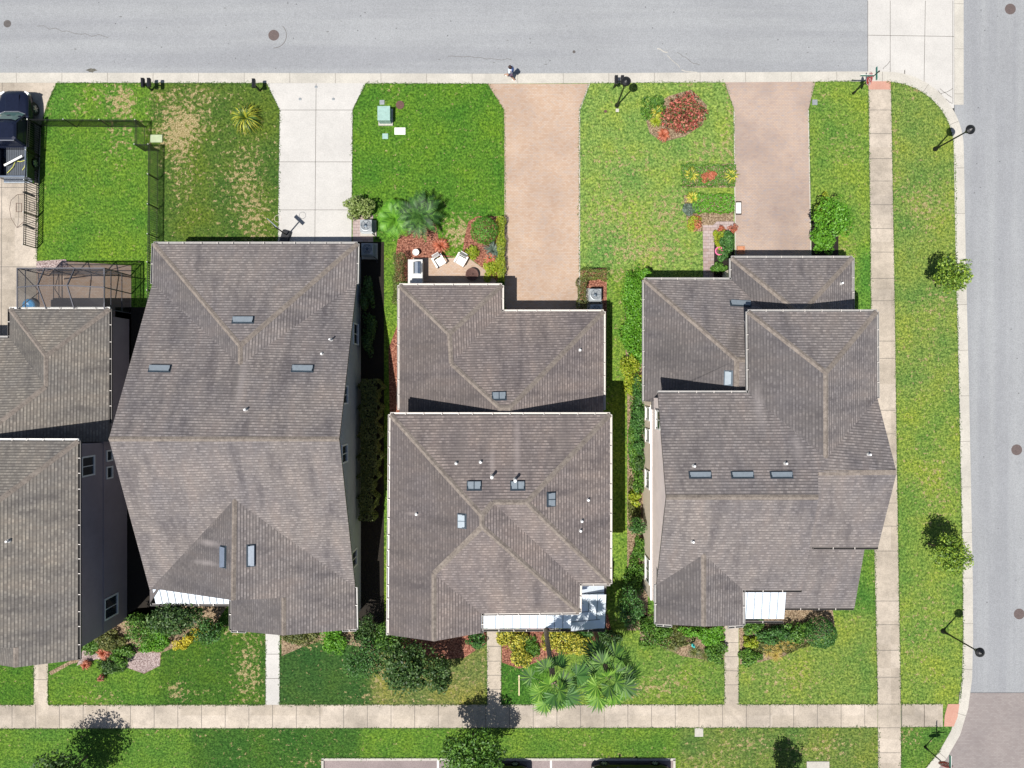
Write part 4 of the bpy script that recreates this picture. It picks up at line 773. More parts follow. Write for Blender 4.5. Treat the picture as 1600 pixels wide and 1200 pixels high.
# shrubs
bush(757, 360, .92, 1.5, 'bright green ball-shaped shrub by the tan paver driveway', leafmat('leaf_ball', [(.05, .17, .01), (.09, .27, .02), (.14, .34, .04)]), 3200, .09, k=60, rough=.16)
bush(561, 324, (.98, .78), 1.5, 'light green shrub north of the air conditioner on the edge of the white driveway', leafmat('leaf_light', [(.08, .14, .02), (.2, .27, .06), (.32, .38, .14)]), 1800, .15)
bush(1068, 178, (1.45, 1.4), 1.6, 'large shrub covered in red flowers on the island bed', L_red, 2600, .17, k=34, rough=.24)
bush(1282, 988, (1.0, 1.0), 1.7, 'dark green ball shrub at the end of the corner house front bed', L_dkb, 2800, .12, k=50, rough=.18)
for (u, v, r, m, lb) in ((1026, 178, .45, L_yel, 'tufted yellow plant left of the red flowering shrub'), (1024, 192, .4, L_lime, 'small lime green tuft just below the yellow tuft by the red shrub'), (1078, 275, .55, L_yel, 'yellow-green tuft at the left end of the upper driveway bed'), (1141, 277, .5, L_yel, 'bright yellow tuft touching the pink paver driveway'), (1080, 311, .45, L_yel, 'yellow tuft at the top left of the lower driveway bed'), (771, 392, .7, L_grey, 'grey-green spiky agave between the ball shrub and the fire pit'), (690, 385, .55, L_orange, 'orange-red bromeliad in the mulch behind the first white chair'), (766, 404, .4, L_orange, 'small orange bromeliad in the lime groundcover by the fire pit'), (1036, 213, .45, L_orange, 'low reddish plant at the bottom of the island bed'),
                        (165, 1018, .45, L_orange, 'orange-red tuft in the gravel below the mauve wall'), (138, 1036, .35, L_orange, 'small red tuft nearest the leftmost front path'), (162, 1057, .25, L_red, 'tiny red flowering tuft alone on the lawn left of the wide house')):
    blades('tufted_plant', lb, u, v, r*1.1, .8, m, 110, .06)
def low(u, v, ru, rv, h, lb, m, n, leaf=.145, extra=None, cat='shrub', name='shrub'): bush(u, v, (ru*1.25, rv*1.25), h, lb, m, int(n*1.9), leaf, name, cat, None, max(12, int(ru*rv*22)), extra)
hedge([(1074, 273), (1140, 273)], 1.35, .32, 'low rectangular block of leafy groundcover filling the upper driveway bed', L_mid, 620, .12, .05, 'groundcover')
low(1108, 276, .38, .38, .95, 'round orange-flowered shrub in the middle of the upper driveway bed', L_orange, 700, .09)
hedge([(1090, 317), (1140, 317)], 1.15, .38, 'low rectangular block of bright green shrub filling the lower driveway bed', L_bright, 620, .12, .05, 'groundcover')
low(1080, 326, .5, .35, .5, 'grey-green shrub at the left of the lower driveway bed', L_grey, 380)
low(1085, 350, .45, .5, .6, 'lime and orange shrub beside the old brick garden path', L_lime, 500, .12, L_orange)
low(1134, 385, .5, 1.0, .9, 'dark green shrub strip between the brick garden path and the pink driveway', L_dkb, 1300)
low(1122, 374, .35, .6, .6, 'lime green shrub on the brick garden path side above the pink pot', L_lime, 450)
low(1122, 420, .45, .35, .6, 'light green shrub at the corner of the garage roof by the brick path', L_mid, 380)
low(1145, 357, .22, .24, .8, 'small ball of orange-red blossoms touching the pink driveway', L_orange, 320, .07); low(1128, 359, .22, .22, .6, 'smaller ball of orange-red blossoms over the brick garden path', L_orange, 260, .07)
low(1022, 170, .8, .7, .5, 'dark green groundcover left of the red flowering shrub', L_mid, 600); low(1290, 325, .45, .9, .6, 'lime shrub strip along the right edge of the pink driveway', L_lime, 700); low(1286, 378, .7, .7, .7, 'bright shrub under the open tree beside the garage roof', L_bright, 800)
low(770, 420, .5, .75, .4, 'lime green groundcover curving round the fire pit patio', L_lime, 800); low(740, 392+4, .4, .4, .4, 'lime groundcover tuft right of the second white chair', L_lime, 350)
low(1010, 427, .4, .3, 1.3, 'bright shrub at the north-west corner of the corner house', L_bright, 450, .12)
vs = [(990, 470, .75, 1.4, L_bright, 1900, 'broad leafy bright shrub beside the north end of the corner house roof'), (990, 530, .72, 1.4, L_bright, 1700, 'bright leafy shrub south of the broad one along the corner house'), (988, 585, .6, 1.1, L_lime, 1000, 'lime shrub where the corner house roof steps back'), (997, 610, .4, .8, L_dkb, 500, 'dark shrub by the downspout of the corner house'), (998, 650, .42, 1.2, L_dkb, 800, 'dark clipped shrub below the upper window of the pink wall'), (998, 695, .36, .5, L_dkb, 400, 'small dark shrub midway down the pink wall'), (999, 723, .4, .5, L_dark, 500, 'round olive shrub south of the small dark shrub by the pink wall'), (997, 752, .3, .8, L_mid, 420, 'slim shrub below the pink wall gable'), (992, 778, .4, .4, L_lime, 300, 'spiky lime plant below the pink wall gable'), (999, 860, .4, .7, L_mid, 500, 'green shrub just south of the small leafy tree on the pink wall'), (993, 900, .65, 1.0, L_mid, 1000, 'wide green shrub beneath the lower window of the pink wall')]
for u, v, ru, rv, m, n, lb in vs: low(u, v, ru, rv, .9, lb, m, n)
# front beds
low(992, 500, .5, 3.2, .35, 'bright groundcover strip along the corner house roof', L_bright, 3000); low(993, 680, .35, 3.0, .3, 'dark green groundcover strip below the pink wall', L_mid, 1800); low(990, 790, .35, 1.6, .3, 'olive groundcover strip beside the middle of the pink wall', L_olive, 900)
low(1020, 990, 1.0, .9, .8, 'green shrub mass left of the turquoise garden ornament', L_mid, 1400); low(1085, 985, .8, .3, .8, 'green shrub under the eave left of the corner house path', L_bright, 500); low(1112, 992, .9, .6, .8, 'bright green shrub beside the corner house path', L_bright, 1300); low(1118, 1020, .7, .6, .7, 'dark leaved shrub below the bright one left of the path', L_mid, 900)
low(1175, 980, .7, .5, .9, 'green shrub right of the corner house path under the porch', L_mid, 700); low(1210, 990, 1.1, .5, 1.0, 'dark green shrub under the white square porch roof', L_dkb, 1200); low(1245, 985, .8, .7, .9, 'green shrub left of the dark ball shrub', L_mid, 900); low(1172, 1003, .5, .35, .6, 'lime shrub edging the corner house path', L_lime, 450); low(1172, 1026, .6, .55, .7, 'green ball at the foot of the corner house path', L_mid, 700)
for (u, v) in ((1200, 1015), (1218, 1010), (1235, 1003), (1212, 1022)): blades('ornamental_grass', 'golden grass clump in the corner house front bed, %s' % {1200: 'nearest the path', 1218: 'in the middle of the row', 1235: 'farthest from the path', 1212: 'lowest of the four'}[u], u, v, .55, .4, leafmat('leaf_gold%d' % u, [(.2, .15, .03), (.5, .4, .08), (.35, .2, .08)]), 120, .03, 'grass clump', 'golden grass clumps in the corner bed')
for (u, v, c) in ((1065, 990, 'top'), (1050, 1010, 'left'), (1085, 1018, 'bottom'), (1102, 1024, 'right')): blades('ornamental_grass', 'dry brown grass clump at the %s of the turquoise ornament' % c, u, v, .55, .35, M_dry if False else L_olive, 110, .03, 'grass clump', 'dry grass clumps round the ornament')
for (u, v, a, b_, n, lb) in ((800, 1000, .85, .75, 1500, 'yellow croton beside the path to the middle house'), (815, 1028, .55, .6, 900, 'yellow croton reaching down towards the wooden stake'), (880, 1003, 1.1, .8, 2000, 'wide yellow croton below the long white porch roof'), (915, 1010, .6, .6, 900, 'yellow croton between the two fan palms')): low(u, v, a, b_, .9, lb, L_yel, n, .14)
low(742, 998, .55, .5, .8, 'dark shrub left of the middle house path in red mulch', L_dkb, 600); low(950, 1000, .7, .5, .8, 'dark shrub at the south-east corner of the middle house porch', L_dark, 800)
low(170, 1000, 1.0, .6, .7, 'olive shrub against the south end of the mauve wall', L_olive, 1100); low(190, 1025, .8, .6, .6, 'green shrub above the round patch of pink gravel', L_mid, 900); low(240, 1010, .9, .4, .5, 'bright low shrub above the lawn edge of the wide house bed', L_bright, 900); low(175, 1035, .9, .5, .4, 'dark speckled groundcover over the gravel bed', L_dark, 600)
for (u, v) in ((283, 1005), (296, 994), (310, 985), (328, 978)): low(u, v+3, .42, .32, .6, 'yellow flowering clump in the border, %s' % {283: 'lowest on the left', 296: 'second from the left', 310: 'third from the left', 328: 'uppermost on the right'}[u], L_flow, 420, .1)
low(475, 997, 1.2, .55, .7, 'olive shrub right of the path under the wide house gable', L_olive, 1100); low(520, 1000, .7, .9, .9, 'bright green shrub at the south-east corner bed of the wide house', L_bright, 1000); low(455, 990, .5, .3, .4, 'low brown-green shrub touching the wide house path', L_olive, 350)
low(573, 460, .42, 1.0, 1.3, 'dark shrub between the wide house wall and the grass strip', L_dark, 900); low(576, 520, .5, 1.2, 1.2, 'dark shaded shrub south of the air conditioners', L_dark, 1100)
hedge([(577, 600), (576, 735)], 1.05, 1.6, 'tall olive hedge along the east wall of the wide house', L_olive, 600, .13, .16); hedge([(574, 742), (572, 808)], .85, 1.5, 'shorter southern hedge along the east wall of the wide house', L_olive, 600, .13, .16)
hedge([(623, 398), (620, 470)], .55, 1.1, 'brownish clipped hedge beside the grill counter', L_olive, 900); hedge([(783, 340), (783, 436)], .42, .7, 'narrow yellow-green clipped hedge along the tan driveway', L_lime, 1100); 
hedge([(911, 428), (945, 428)], .6, .9, 'clipped green hedge north of the two air conditioners beside the tan driveway', leafmat('leaf_box', [(.06, .09, .015), (.14, .19, .03), (.22, .27, .05)]), 1000); hedge([(910, 436), (910, 480)], .5, .9, 'clipped green hedge between the tan driveway and the air conditioners', L_olive, 1000)
# fringe of longer grass along paving edges
def fringe():
    segs = [((62, 200), (57, 405)), ((88, 130), (64, 195)), ((90, 129.8), (416, 130)), ((572, 130.3), (761, 131)), ((922, 130.5), (1131, 128)), ((1274, 127), (1356, 127)), ((417, 131), (437, 172)), ((437, 172), (435, 378)), ((571, 131), (551, 172)), ((551, 172), (550, 335)), ((762, 131), (788, 172)), ((788, 172), (790, 338)), ((921, 131), (905, 172)), ((905, 172), (905, 425)), ((1132, 128), (1147, 172)), ((1147, 172), (1147, 255)), ((1272, 128), (1264, 172)), ((1264, 172), (1267, 320)),
            ((1357, 140), (1361, 480)), ((1361, 480), (1371, 1100)), ((1392, 128), (1398, 480)), ((1398, 480), (1407, 1100)), ((-100, 1102), (52, 1102)), ((76, 1102), (414, 1101.8)), ((438, 1101.7), (760, 1101.5)), ((784, 1101.4), (1131, 1101)), ((1155, 1101), (1371, 1100.5)), ((-100, 1139), (1371, 1136.5)), ((1408, 1100), (1473, 1100)), ((1408, 1136), (1470, 1136)), ((1408, 1136), (1408, 1260)), ((1373, 1137), (1373, 1260)), ((505, 1184), (1053, 1184)),
            ((1492, 240), (1494, 400)), ((1494, 400), (1498, 600)), ((1498, 600), (1504, 900)), ((1504, 900), (1505, 1040)), ((1505, 1040), (1500, 1098)), ((1470, 1170), (1438, 1210))]
    segs += [((u0, v0), (u0, 1101)) for u0, v0 in ((53, 1040), (75, 1040), (415, 1000), (437, 1000), (761, 1010), (783, 1035), (1132, 1035), (1154, 1040))]
    a2 = [(1385+105*math.sin(t), 233-105*math.cos(t)) for t in [i*math.pi/2/10 for i in range(11)]]; segs += list(zip(a2[:-1], a2[1:]))
    pts = []
    for a, b in segs:
        a = np.array(G(*a)); b = np.array(G(*b)); L = np.linalg.norm(b-a); n = int(L*55); t = rng.uniform(0, 1, (n, 1)); w = .03+.03*np.sin(t*L*3.1)+.02*np.sin(t*L*11); d = (b-a)/L; nn = np.array([-d[1], d[0]])
        p = a+(b-a)*t+nn*rng.normal(0, 1, (n, 1))*w; pts.append(np.concatenate([p, rng.uniform(.01, .05, (n, 1))], 1))
    p = np.concatenate(pts); o = leafmesh('grass_edging', p, np.tile([0, 0, .8], (len(p), 1)), .085, leafmat('leaf_edge', [(.03, .08, .01), (.07, .15, .02), (.13, .2, .05)]), None, .4, .5, 'stuff')
fringe()
# ------------------------------------------------------------------ street furniture
def lamp(u, v, h, label, pad=False):
    e = thing('street_lamp', label, 'street lamp', (*G(u, v), 0), group='black street lamps'); b = MB(); b.lathe((0, 0, 0), [(.16, 0), (.16, .1), (.1, .25), (.07, .5), (.055, .6)], 12); b.build('base', M_black, e)
    b = MB(); b.tube((0, 0, .5), (0, 0, h-.35), .055, .042, 12); b.lathe((0, 0, h-.38), [(.05, 0), (.11, .05), (.05, .1)], 12); b.build('pole', M_black, e)
    b = MB(); b.lathe((0, 0, h-.3), [(.1, 0), (.17, .12), (.19, .3)], 14, 1); b.lathe((0, 0, h), [(.22, 0), (.30, .02), (.27, .08), (.16, .17), (.04, .24), (.02, .32)], 18)
    for i in range(6): a = i*math.pi/3; b.tube((.11*math.cos(a), .11*math.sin(a), h-.3), (.21*math.cos(a), .21*math.sin(a), h), .014, n=5)
    b.build('lantern', [M_black, simple('lamp_glass', (.25, .25, .25), .3)], e)
    if pad: sheet('lamp_pad', [(u-2, v+5), (u+3, v+5), (u+3, v+10), (u-2, v+10)], .02, M_kerb)
lamp(1461, 233, 3.45, 'black street lamp on the rounded corner verge by the road junction'); lamp(1473, 986, 3.55, 'black street lamp low on the verge between the side footpath and side road'); lamp(964, 165, 3.6, 'black street lamp on the lawn behind the pair of mailboxes', True)
def stop(u, v, rz, label, bl):
    e = thing('stop_sign', label, 'stop sign', (*G(u, v), 0), rz, 'stop signs at the junctions'); b = MB(); b.tube((0, 0, 0), (0, 0, 3.15), .035, n=10); b.lathe((0, 0, 3.15), [(.05, 0), (.05, .05), (.01, .12)], 10); b.lathe((0, 0, 0), [(.09, 0), (.07, .3), (.04, .35)], 10); b.build('pole', M_black, e)
    z = 2.15; r = .41; oc = [(r*math.cos(math.pi/8+i*math.pi/4), r*math.sin(math.pi/8+i*math.pi/4)) for i in range(8)]
    b = MB(); b.add([(-.05, y, z+w) for y, w in oc]+[(-.035, y, z+w) for y, w in oc], [tuple(range(8)), tuple(range(8, 16))[::-1]]+[(i, (i+1) % 8, 8+(i+1) % 8, 8+i) for i in range(8)])
    k = .88; k2 = .96; b.add([(-.053, y*k, z+w*k) for y, w in oc]+[(-.053, y*k2, z+w*k2) for y, w in oc], [(i, (i+1) % 8, 8+(i+1) % 8, 8+i) for i in range(8)], 1)
    o = b.build('sign_plate', [M_red, M_white], e)
    c = bpy.data.curves.new('lettering', 'FONT'); c.body = 'STOP'; c.size = .34; c.align_x = 'CENTER'; c.align_y = 'CENTER'; c.extrude = .002
    t0 = bpy.data.objects.new('tmp', c); lm = bpy.data.meshes.new_from_object(t0); bpy.data.objects.remove(t0); t = link('lettering', lm, M_white, o); t.location = (-.057, 0, z); t.rotation_euler = (math.pi/2, 0, -math.pi/2)
    b = MB(); b.box((0 if bl == 0 else -.42, .0, 2.62), (.9, .03, .16)); b.box((0 if bl == 0 else -.42, .0, 2.62), (.94, .02, .2), mi=1); b.build('street_blade', [M_teal, M_white], e)
    b = MB(); b.box((0, .0, 2.9), (.03, .8, .16)); b.build('street_blade', M_teal, e)
stop(1333, 146, 0, 'red stop sign with teal street-name blade at the top kerb by the side footpath', 1); stop(1445, 1167, -math.pi/2, 'red stop sign with street-name blade on the small bottom right corner lawn', 1)
def mailbox(u, v, n, label):
    e = thing('mailbox', label, 'mailbox', (*G(u, v), 0), group='black kerbside mailboxes'); b = MB(); b.box((0, 0, .5), (.09, .09, 1.0)); b.build('post', M_blackp, e)
    if n == 2: b = MB(); b.box((.2, 0, .95), (.55, .07, .07)); b.build('crossbar', M_blackp, e)
    for i in range(n):
        x = i*.4; b = MB(); ring = []
        for y in (-.27, .27): ring.append([(x-.11, y, 1.0), (x+.11, y, 1.0), (x+.11, y, 1.13), (x+.08, y, 1.2), (x, y, 1.23), (x-.08, y, 1.2), (x-.11, y, 1.13)])
        b.loft(ring); o = b.build('letter_box', M_blackp, e, bevel=.008); b = MB(); b.box((x, .29, 1.1), (.2, .02, .17)); b.build('flap', M_blackp, o)
mailbox(237, 141, 2, 'pair of black mailboxes on one post at the kerb by the worn lawn'); mailbox(406, 142, 1, 'single black mailbox at the kerb left of the white driveway'); mailbox(959, 137, 2, 'pair of black mailboxes on one post in front of the street lamp')
def manhole(u, v, r, label, z=RZ, m=None):
    b = MB(); b.lathe((0, 0, 0), [(r, -.01), (r, .006), (r*.86, .009), (r*.82, .004), (.001, .006)], 24)
    for i in range(8): a = i*math.pi/4; b.box((math.cos(a)*r*.5, math.sin(a)*r*.5, .008), (r*.5, .03, .008), a)
    o = b.build('manhole_cover', m or M_iron, loc=(*G(u, v), z)); tag(o, label, 'manhole cover', 'round road covers')
manhole(427, 54, .36, 'round iron manhole cover in the top road'); manhole(1580, 13, .36, 'round manhole cover at the top right corner of the side road', RZ+.002); manhole(1590, 703, .36, 'round manhole cover in the side road at mid height', RZ+.002); manhole(1594, 960, .36, 'round manhole cover in the side road near the right edge, lowest one', RZ+.002)
def cover(u, v, w, d, label, m, z=.03, name='utility_cover'):
    b = MB(); b.box((0, 0, z/2), (w, d, z)); b.box((0, 0, z+.004), (w*.8, d*.8, .008)); o = b.build(name, m, loc=(*G(u, v), 0), bevel=.01); tag(o, label, 'utility cover')
cover(625, 205, .72, .46, 'white concrete utility cover on the lawn below the green box', M_white); cover(602, 213, .38, .36, 'small pale green utility cover left of the white one', M_xfmr); cover(597, 160, .32, .3, 'small grey utility cover north of the green box', M_ac); cover(245, 217, .8, .5, 'pale utility box lid by the corner of the black fence', simple('lid_cream', (.33, .38, .23), .7), .08)
cover(1092, 1144, .56, .58, 'concrete pad with a round cap just below the long footpath', M_kerb); cover(1278, 1199, 1.5, .8, 'pale concrete pad at the bottom edge left of the side footpath', M_kerb); cover(1154, 325, .4, .9, 'white paper sheets lying on the edge of the pink driveway', M_white, .01, 'paper_litter'); cover(1273, 160, .34, .36, 'dark grey drain cover beside the pink driveway entrance', M_ac)
for u, v, l_ in ((469, 155, 'left'), (521, 155, 'right'), (494, 136, 'upper')): manhole(u, v, .10, 'tiny round cleanout cap at the %s of the white driveway entrance' % l_, .012, M_ac)
manhole(625, 164, .28, 'round brown valve cover on the bright green lawn', .012, M_brown); manhole(946, 174, .1, 'tiny rusty valve cap left of the street lamp base', .012, M_brown); manhole(10, 36, .25, 'dark worn valve cover at the top left of the road', RZ, M_gutb); manhole(897, 80, .1, 'tiny valve cap in the road above the mailbox pair', RZ, M_gutb)
t = thing('transformer_box', 'pale green metal utility box on a pad on the bright lawn', 'utility box', (*G(603, 184), 0)); b = MB(); b.box((0, 0, .06), (.95, 1.1, .12)); b.build('pad', M_kerb, t); b = MB(); b.box((0, 0, .42), (.78, .9, .62)); b.box((0, 0, .75), (.82, .94, .05)); b.box((0, .0, .785), (.8, .03, .02)); b.build('cabinet', M_xfmr, t, bevel=.02)
def acunit(u, v, label, rz=0):
    e = thing('air_conditioner', label, 'air conditioner', (*G(u, v), 0), rz, 'outdoor air conditioning units'); b = MB(); b.box((0, 0, .05), (1.05, 1.05, .1)); b.build('pad', M_kerb, e)
    b = MB(); b.box((0, 0, .48), (.76, .76, .74)); 
    for i in range(7): b.box((0, 0, .18+i*.095), (.79, .79, .02))
    b.lathe((0, 0, .85), [(.38, -.02), (.37, .03), (.3, .045), (.29, .03)], 24); b.build('casing', M_ac, e, bevel=.02)
    b = MB(); b.lathe((0, 0, .9), [(.12, -.02), (.12, .01), (.001, .03)], 12); 
    for r in (.17, .22, .27, .31):
        pts = [(r*math.cos(a*math.pi/12), r*math.sin(a*math.pi/12), .895) for a in range(25)]; b.path(pts, .007, 4)
    for i in range(6): a = i*math.pi/3; b.box((.2*math.cos(a), .2*math.sin(a), .9), (.26, .014, .014), a)
    b.build('fan_grille', M_dkmetal, e); b = MB(); b.lathe((0, 0, .872), [(.001, .03), (.13, .03), (.15, .0)], 16); b.build('fan_motor', M_rim, e); b = MB(); b.lathe((0, 0, .862), [(.001, .012), (.29, .014)], 20); b.build('fan_well', M_black, e)
    b = MB(); b.path([(.3, -.4, .3), (.45, -.5, .1), (.5, -.75, .08)], .03, 6); b.build('pipe', M_blackp, e)
acunit(576, 357, 'grey air conditioner in sun at the corner of the white driveway'); acunit(578, 393, 'shaded grey air conditioner against the corner of the wide house roof'); acunit(928, 463, 'grey air conditioner inside the clipped hedge, farther from the roof'); acunit(929, 487, 'grey air conditioner inside the clipped hedge, touching the roof edge')
# basketball hoop at the driveway head
e = thing('basketball_hoop', 'portable black basketball hoop at the foot of the white driveway', 'basketball hoop', (*G(449, 368), 0)); b = MB(); b.box((-.1, -.15, .1), (.6, .95, .2), -.3); b.build('base', M_blackp, e, bevel=.06)
b = MB(); b.tube((0, 0, .15), (.0, .05, 2.5), .045, n=8); b.build('pole', M_black, e); b = MB(); b.box((.0, .15, 2.7), (.8, .03, .5), -.75); b.build('backboard', simple('board', (.25, .28, .32), .3), e)
b = MB(); b.path([(.25+.22*math.cos(a*math.pi/8), .5+.22*math.sin(a*math.pi/8), 2.55) for a in range(17)], .01, 5); b.build('rim', simple('rim_pale', (.6, .5, .45), .5), e)
# sports net by the fence
e = thing('sports_goal', 'small folding net goal with thin bent frame and two black feet by the pickup', 'goal', (*G(46, 330), 0)); b = MB()
b.path([(-.75, 1.1, .05), (-.85, .6, .5), (-.88, 0, .6), (-.85, -.6, .5), (-.8, -1.1, .05)], .012, 5); b.path([(-.75, 1.1, .05), (.3, .9, .9), (.4, 0, 1.0), (.3, -.9, .9), (-.8, -1.1, .05)], .016, 5); b.path([(-.25, .3, .85), (.1, .3, .85), (.1, -.25, .85), (-.25, -.25, .85), (-.25, .3, .85)], .018, 4); b.build('net_frame', M_brown, e)
b = MB(); b.tube((-.35, 1.25, .1), (.35, .95, .1), .05); b.tube((-.35, -.9, .1), (.35, -1.2, .1), .05); b.build('foot', M_black, e)
# patio furniture of the middle house
e = thing('grill_counter', 'stone outdoor kitchen counter with built-in grill beside the patio', 'outdoor kitchen', (*G(652, 427), 0)); b = MB(); b.box((0, -.3, .44), (.85, 2.0, .88)); b.build('counter_base', M_st3, e); b = MB(); b.box((0, -.3, .91), (.95, 2.1, .07)); b.build('countertop', M_stone, e, bevel=.01)
b = MB(); b.loft([[(-.1, y, .95), (.36, y, .95), (.34, y, 1.12), (.2, y, 1.22), (.0, y, 1.2), (-.1, y, 1.1)] for y in (-.2, .55)]); o = b.build('grill_hood', M_steel, e); b = MB(); b.tube((.42, -.12, 1.05), (.42, .47, 1.05), .018); b.build('handle', M_steel, o)
b = MB(); b.box((.1, -1.05, .955), (.55, .45, .02)); b.build('sink', M_dkmetal, e)
def chair(u, v, rz, label):
    e = thing('lounge_chair', label, 'chair', (*G(u, v), 0), rz, 'white slatted patio chairs'); b = MB(); tl = Matrix.Rotation(-.22, 3, 'X')
    for i in range(5): b.box((-.2+i*.1, .05, .36), (.092, .52, .025), 0, 0, tl)
    b.build('seat', M_white, e); b = MB(); tb = Matrix.Rotation(-.5, 3, 'X')
    for i in range(5): b.box((-.2+i*.1, -.38, .66), (.09, .025, .72-.03*abs(i-2)), 0, 0, tb)
    b.box((0, -.32, .5), (.5, .03, .06), 0, 0, tb); b.box((0, -.47, .83), (.48, .03, .06), 0, 0, tb); b.build('backrest', M_white, e)
    for x in (-.31, .31):
        b = MB(); b.box((x, -.02, .56), (.11, .72, .025)); b.build('armrest', M_white, e)
        for y in (.28, -.28): b = MB(); b.box((x, y, .27), (.045, .09, .55)); b.build('leg', M_white, e)
chair(687, 410, math.radians(210), 'white slatted patio chair on the left, facing the lawn edge'); chair(721, 408, math.radians(150), 'white slatted patio chair on the right, beside the fire pit')
t = thing('fire_pit', 'round rusty brown fire pit on the paver patio', 'fire pit', (*G(738, 430), 0)); b = MB(); b.lathe((0, 0, .1), [(.2, 0), (.36, .12), (.43, .22), (.43, .27), (.38, .26), (.28, .12), (.001, .08)], 24); b.build('bowl', M_brown, t, smooth=True)
b = MB()
for a in range(0, 12): q = a*math.pi/12; b.tube((math.cos(q)*.38, math.sin(q)*.38, .36), (-math.cos(q)*.38, -math.sin(q)*.38, .36), .006, n=4)
b.lathe((0, 0, .38), [(.05, 0), (.02, .06)], 8); b.build('spark_screen', M_brown, t)
for i in range(3): b = MB(); a = i*2.1; b.tube((.25*math.cos(a), .25*math.sin(a), 0), (.3*math.cos(a), .3*math.sin(a), .2), .02); b.build('leg', M_brown, t)
t = thing('garden_pot', 'small white pot at the corner of the grill counter', 'pot', (*G(651, 396), 0)); b = MB(); b.lathe((0, 0, 0), [(.12, 0), (.19, .3), (.22, .42), (.18, .42), (.15, .3), (.001, .28)], 16); b.build('pot', M_white, t); b = MB(); b.lathe((0, 0, .3), [(.15, 0), (.001, .03)], 12); b.build('lid', M_white, t)
t = thing('garden_pot', 'pink glazed pot among the shrubs beside the brick garden path', 'pot', (*G(1121, 394), 0)); b = MB(); b.lathe((0, 0, 0), [(.16, 0), (.26, .3), (.29, .42), (.22, .42), (.15, .25), (.001, .22)], 18); b.build('pot', M_pink, t); b = MB(); b.lathe((0, 0, .3), [(.2, 0), (.001, .02)], 12); b.build('soil', M_brown, t)
b = MB()
for x, y, w, d in ((0, .22, .5, .06), (0, -.22, .5, .06), (-.22, 0, .06, .38), (.22, 0, .06, .38)): b.box((x, y, .08), (w, d, .14))
b.box((0, 0, .03), (.4, .4, .02)); o = b.build('wooden_crate', M_terra, loc=(*G(1157, 391), 0)); tag(o, 'empty open orange-brown frame box at the end of the pink driveway', 'crate')
b = MB(); b.lathe((0, 0, 0), [(.05, 0), (.06, .4), (.12, .45), (.12, .5), (.05, .55), (.07, .75), (.02, .8)], 10); o = b.build('garden_ornament', simple('turquoise', (.05, .4, .38), .4), loc=(*G(1080, 1004), 0)); tag(o, 'turquoise garden ornament standing in the dry grass bed', 'ornament')
b = MB(); b.box((0, 0, .05), (.07, 1.35, .09)); b.box((0, .62, .09), (.1, .1, .05)); o = b.build('wooden_stake', simple('pine', (.6, .5, .3), .7), loc=(*G(811, 1070), 0)); tag(o, 'pale wooden stake lying on the grass left of the tall palm', 'stake')
t = thing('pool_float', 'bright blue inflatable inside the screened cage', 'inflatable', (*G(50, 478), 0)); b = MB(); b.lathe((0, 0, .05), [(.2, .0), (.42, .08), (.46, .22), (.36, .36), (.2, .3), (.001, .22)], 18); b.build('ring', M_bluep, t, smooth=True)
b = MB(); b.path([(0, 0, .08), (.35, .1, .12), (.6, .0, .08), (.3, -.15, .1)], .05, 8); o = b.build('hose', simple('hose_green', (.05, .35, .3), .4), loc=(*G(610, 945), 0)); tag(o, 'coil of turquoise hose between the wide house and the middle house', 'hose')
b = MB()
for i in range(3): b.path([((.32-.06*i)*math.cos(a*math.pi/8)*1.3, (.32-.06*i)*math.sin(a*math.pi/8)*.7, .05+.03*i) for a in range(17)], .022, 5)
o = b.build('hose', simple('hose_white', (.35, .35, .33), .5), loc=(*G(190, 503), 0)); tag(o, 'pale hose lying in the dark gap beside the left-edge house', 'hose')
# ------------------------------------------------------------------ vehicles
def rr(y, hw, z0, z1, r=.12):   # rounded-rectangle ring across the car at y
    return [(-hw+.05, y, z0), (hw-.05, y, z0), (hw, y, z0+.12), (hw, y, z1-r), (hw-r*.4, y, z1-r*.3), (hw-r*1.3, y, z1), (-hw+r*1.3, y, z1), (-hw+r*.4, y, z1-r*.3), (-hw, y, z1-r), (-hw, y, z0+.12)]
def wheel(e, x, y, r, w=.24):
    s = 1 if x > 0 else -1; b = MB(); b.tube((x-w/2, y, r), (x+w/2, y, r), r, n=28); o = b.build('wheel', M_tyre, e, bevel=.03)
    b = MB(); b.tube((x+s*(w/2-.01), y, r), (x+s*(w/2+.015), y, r), r*.6, r*.56, n=20); b.build('rim', M_dkmetal, o); b = MB()
    for i in range(6): a = i*math.pi/3; b.box((x+s*(w/2+.02), y+math.cos(a)*r*.28, r+math.sin(a)*r*.28), (.03, r*.52, .05), 0, 0, Matrix.Rotation(a, 3, 'X'))
    b.build('spoke', M_rim, o)
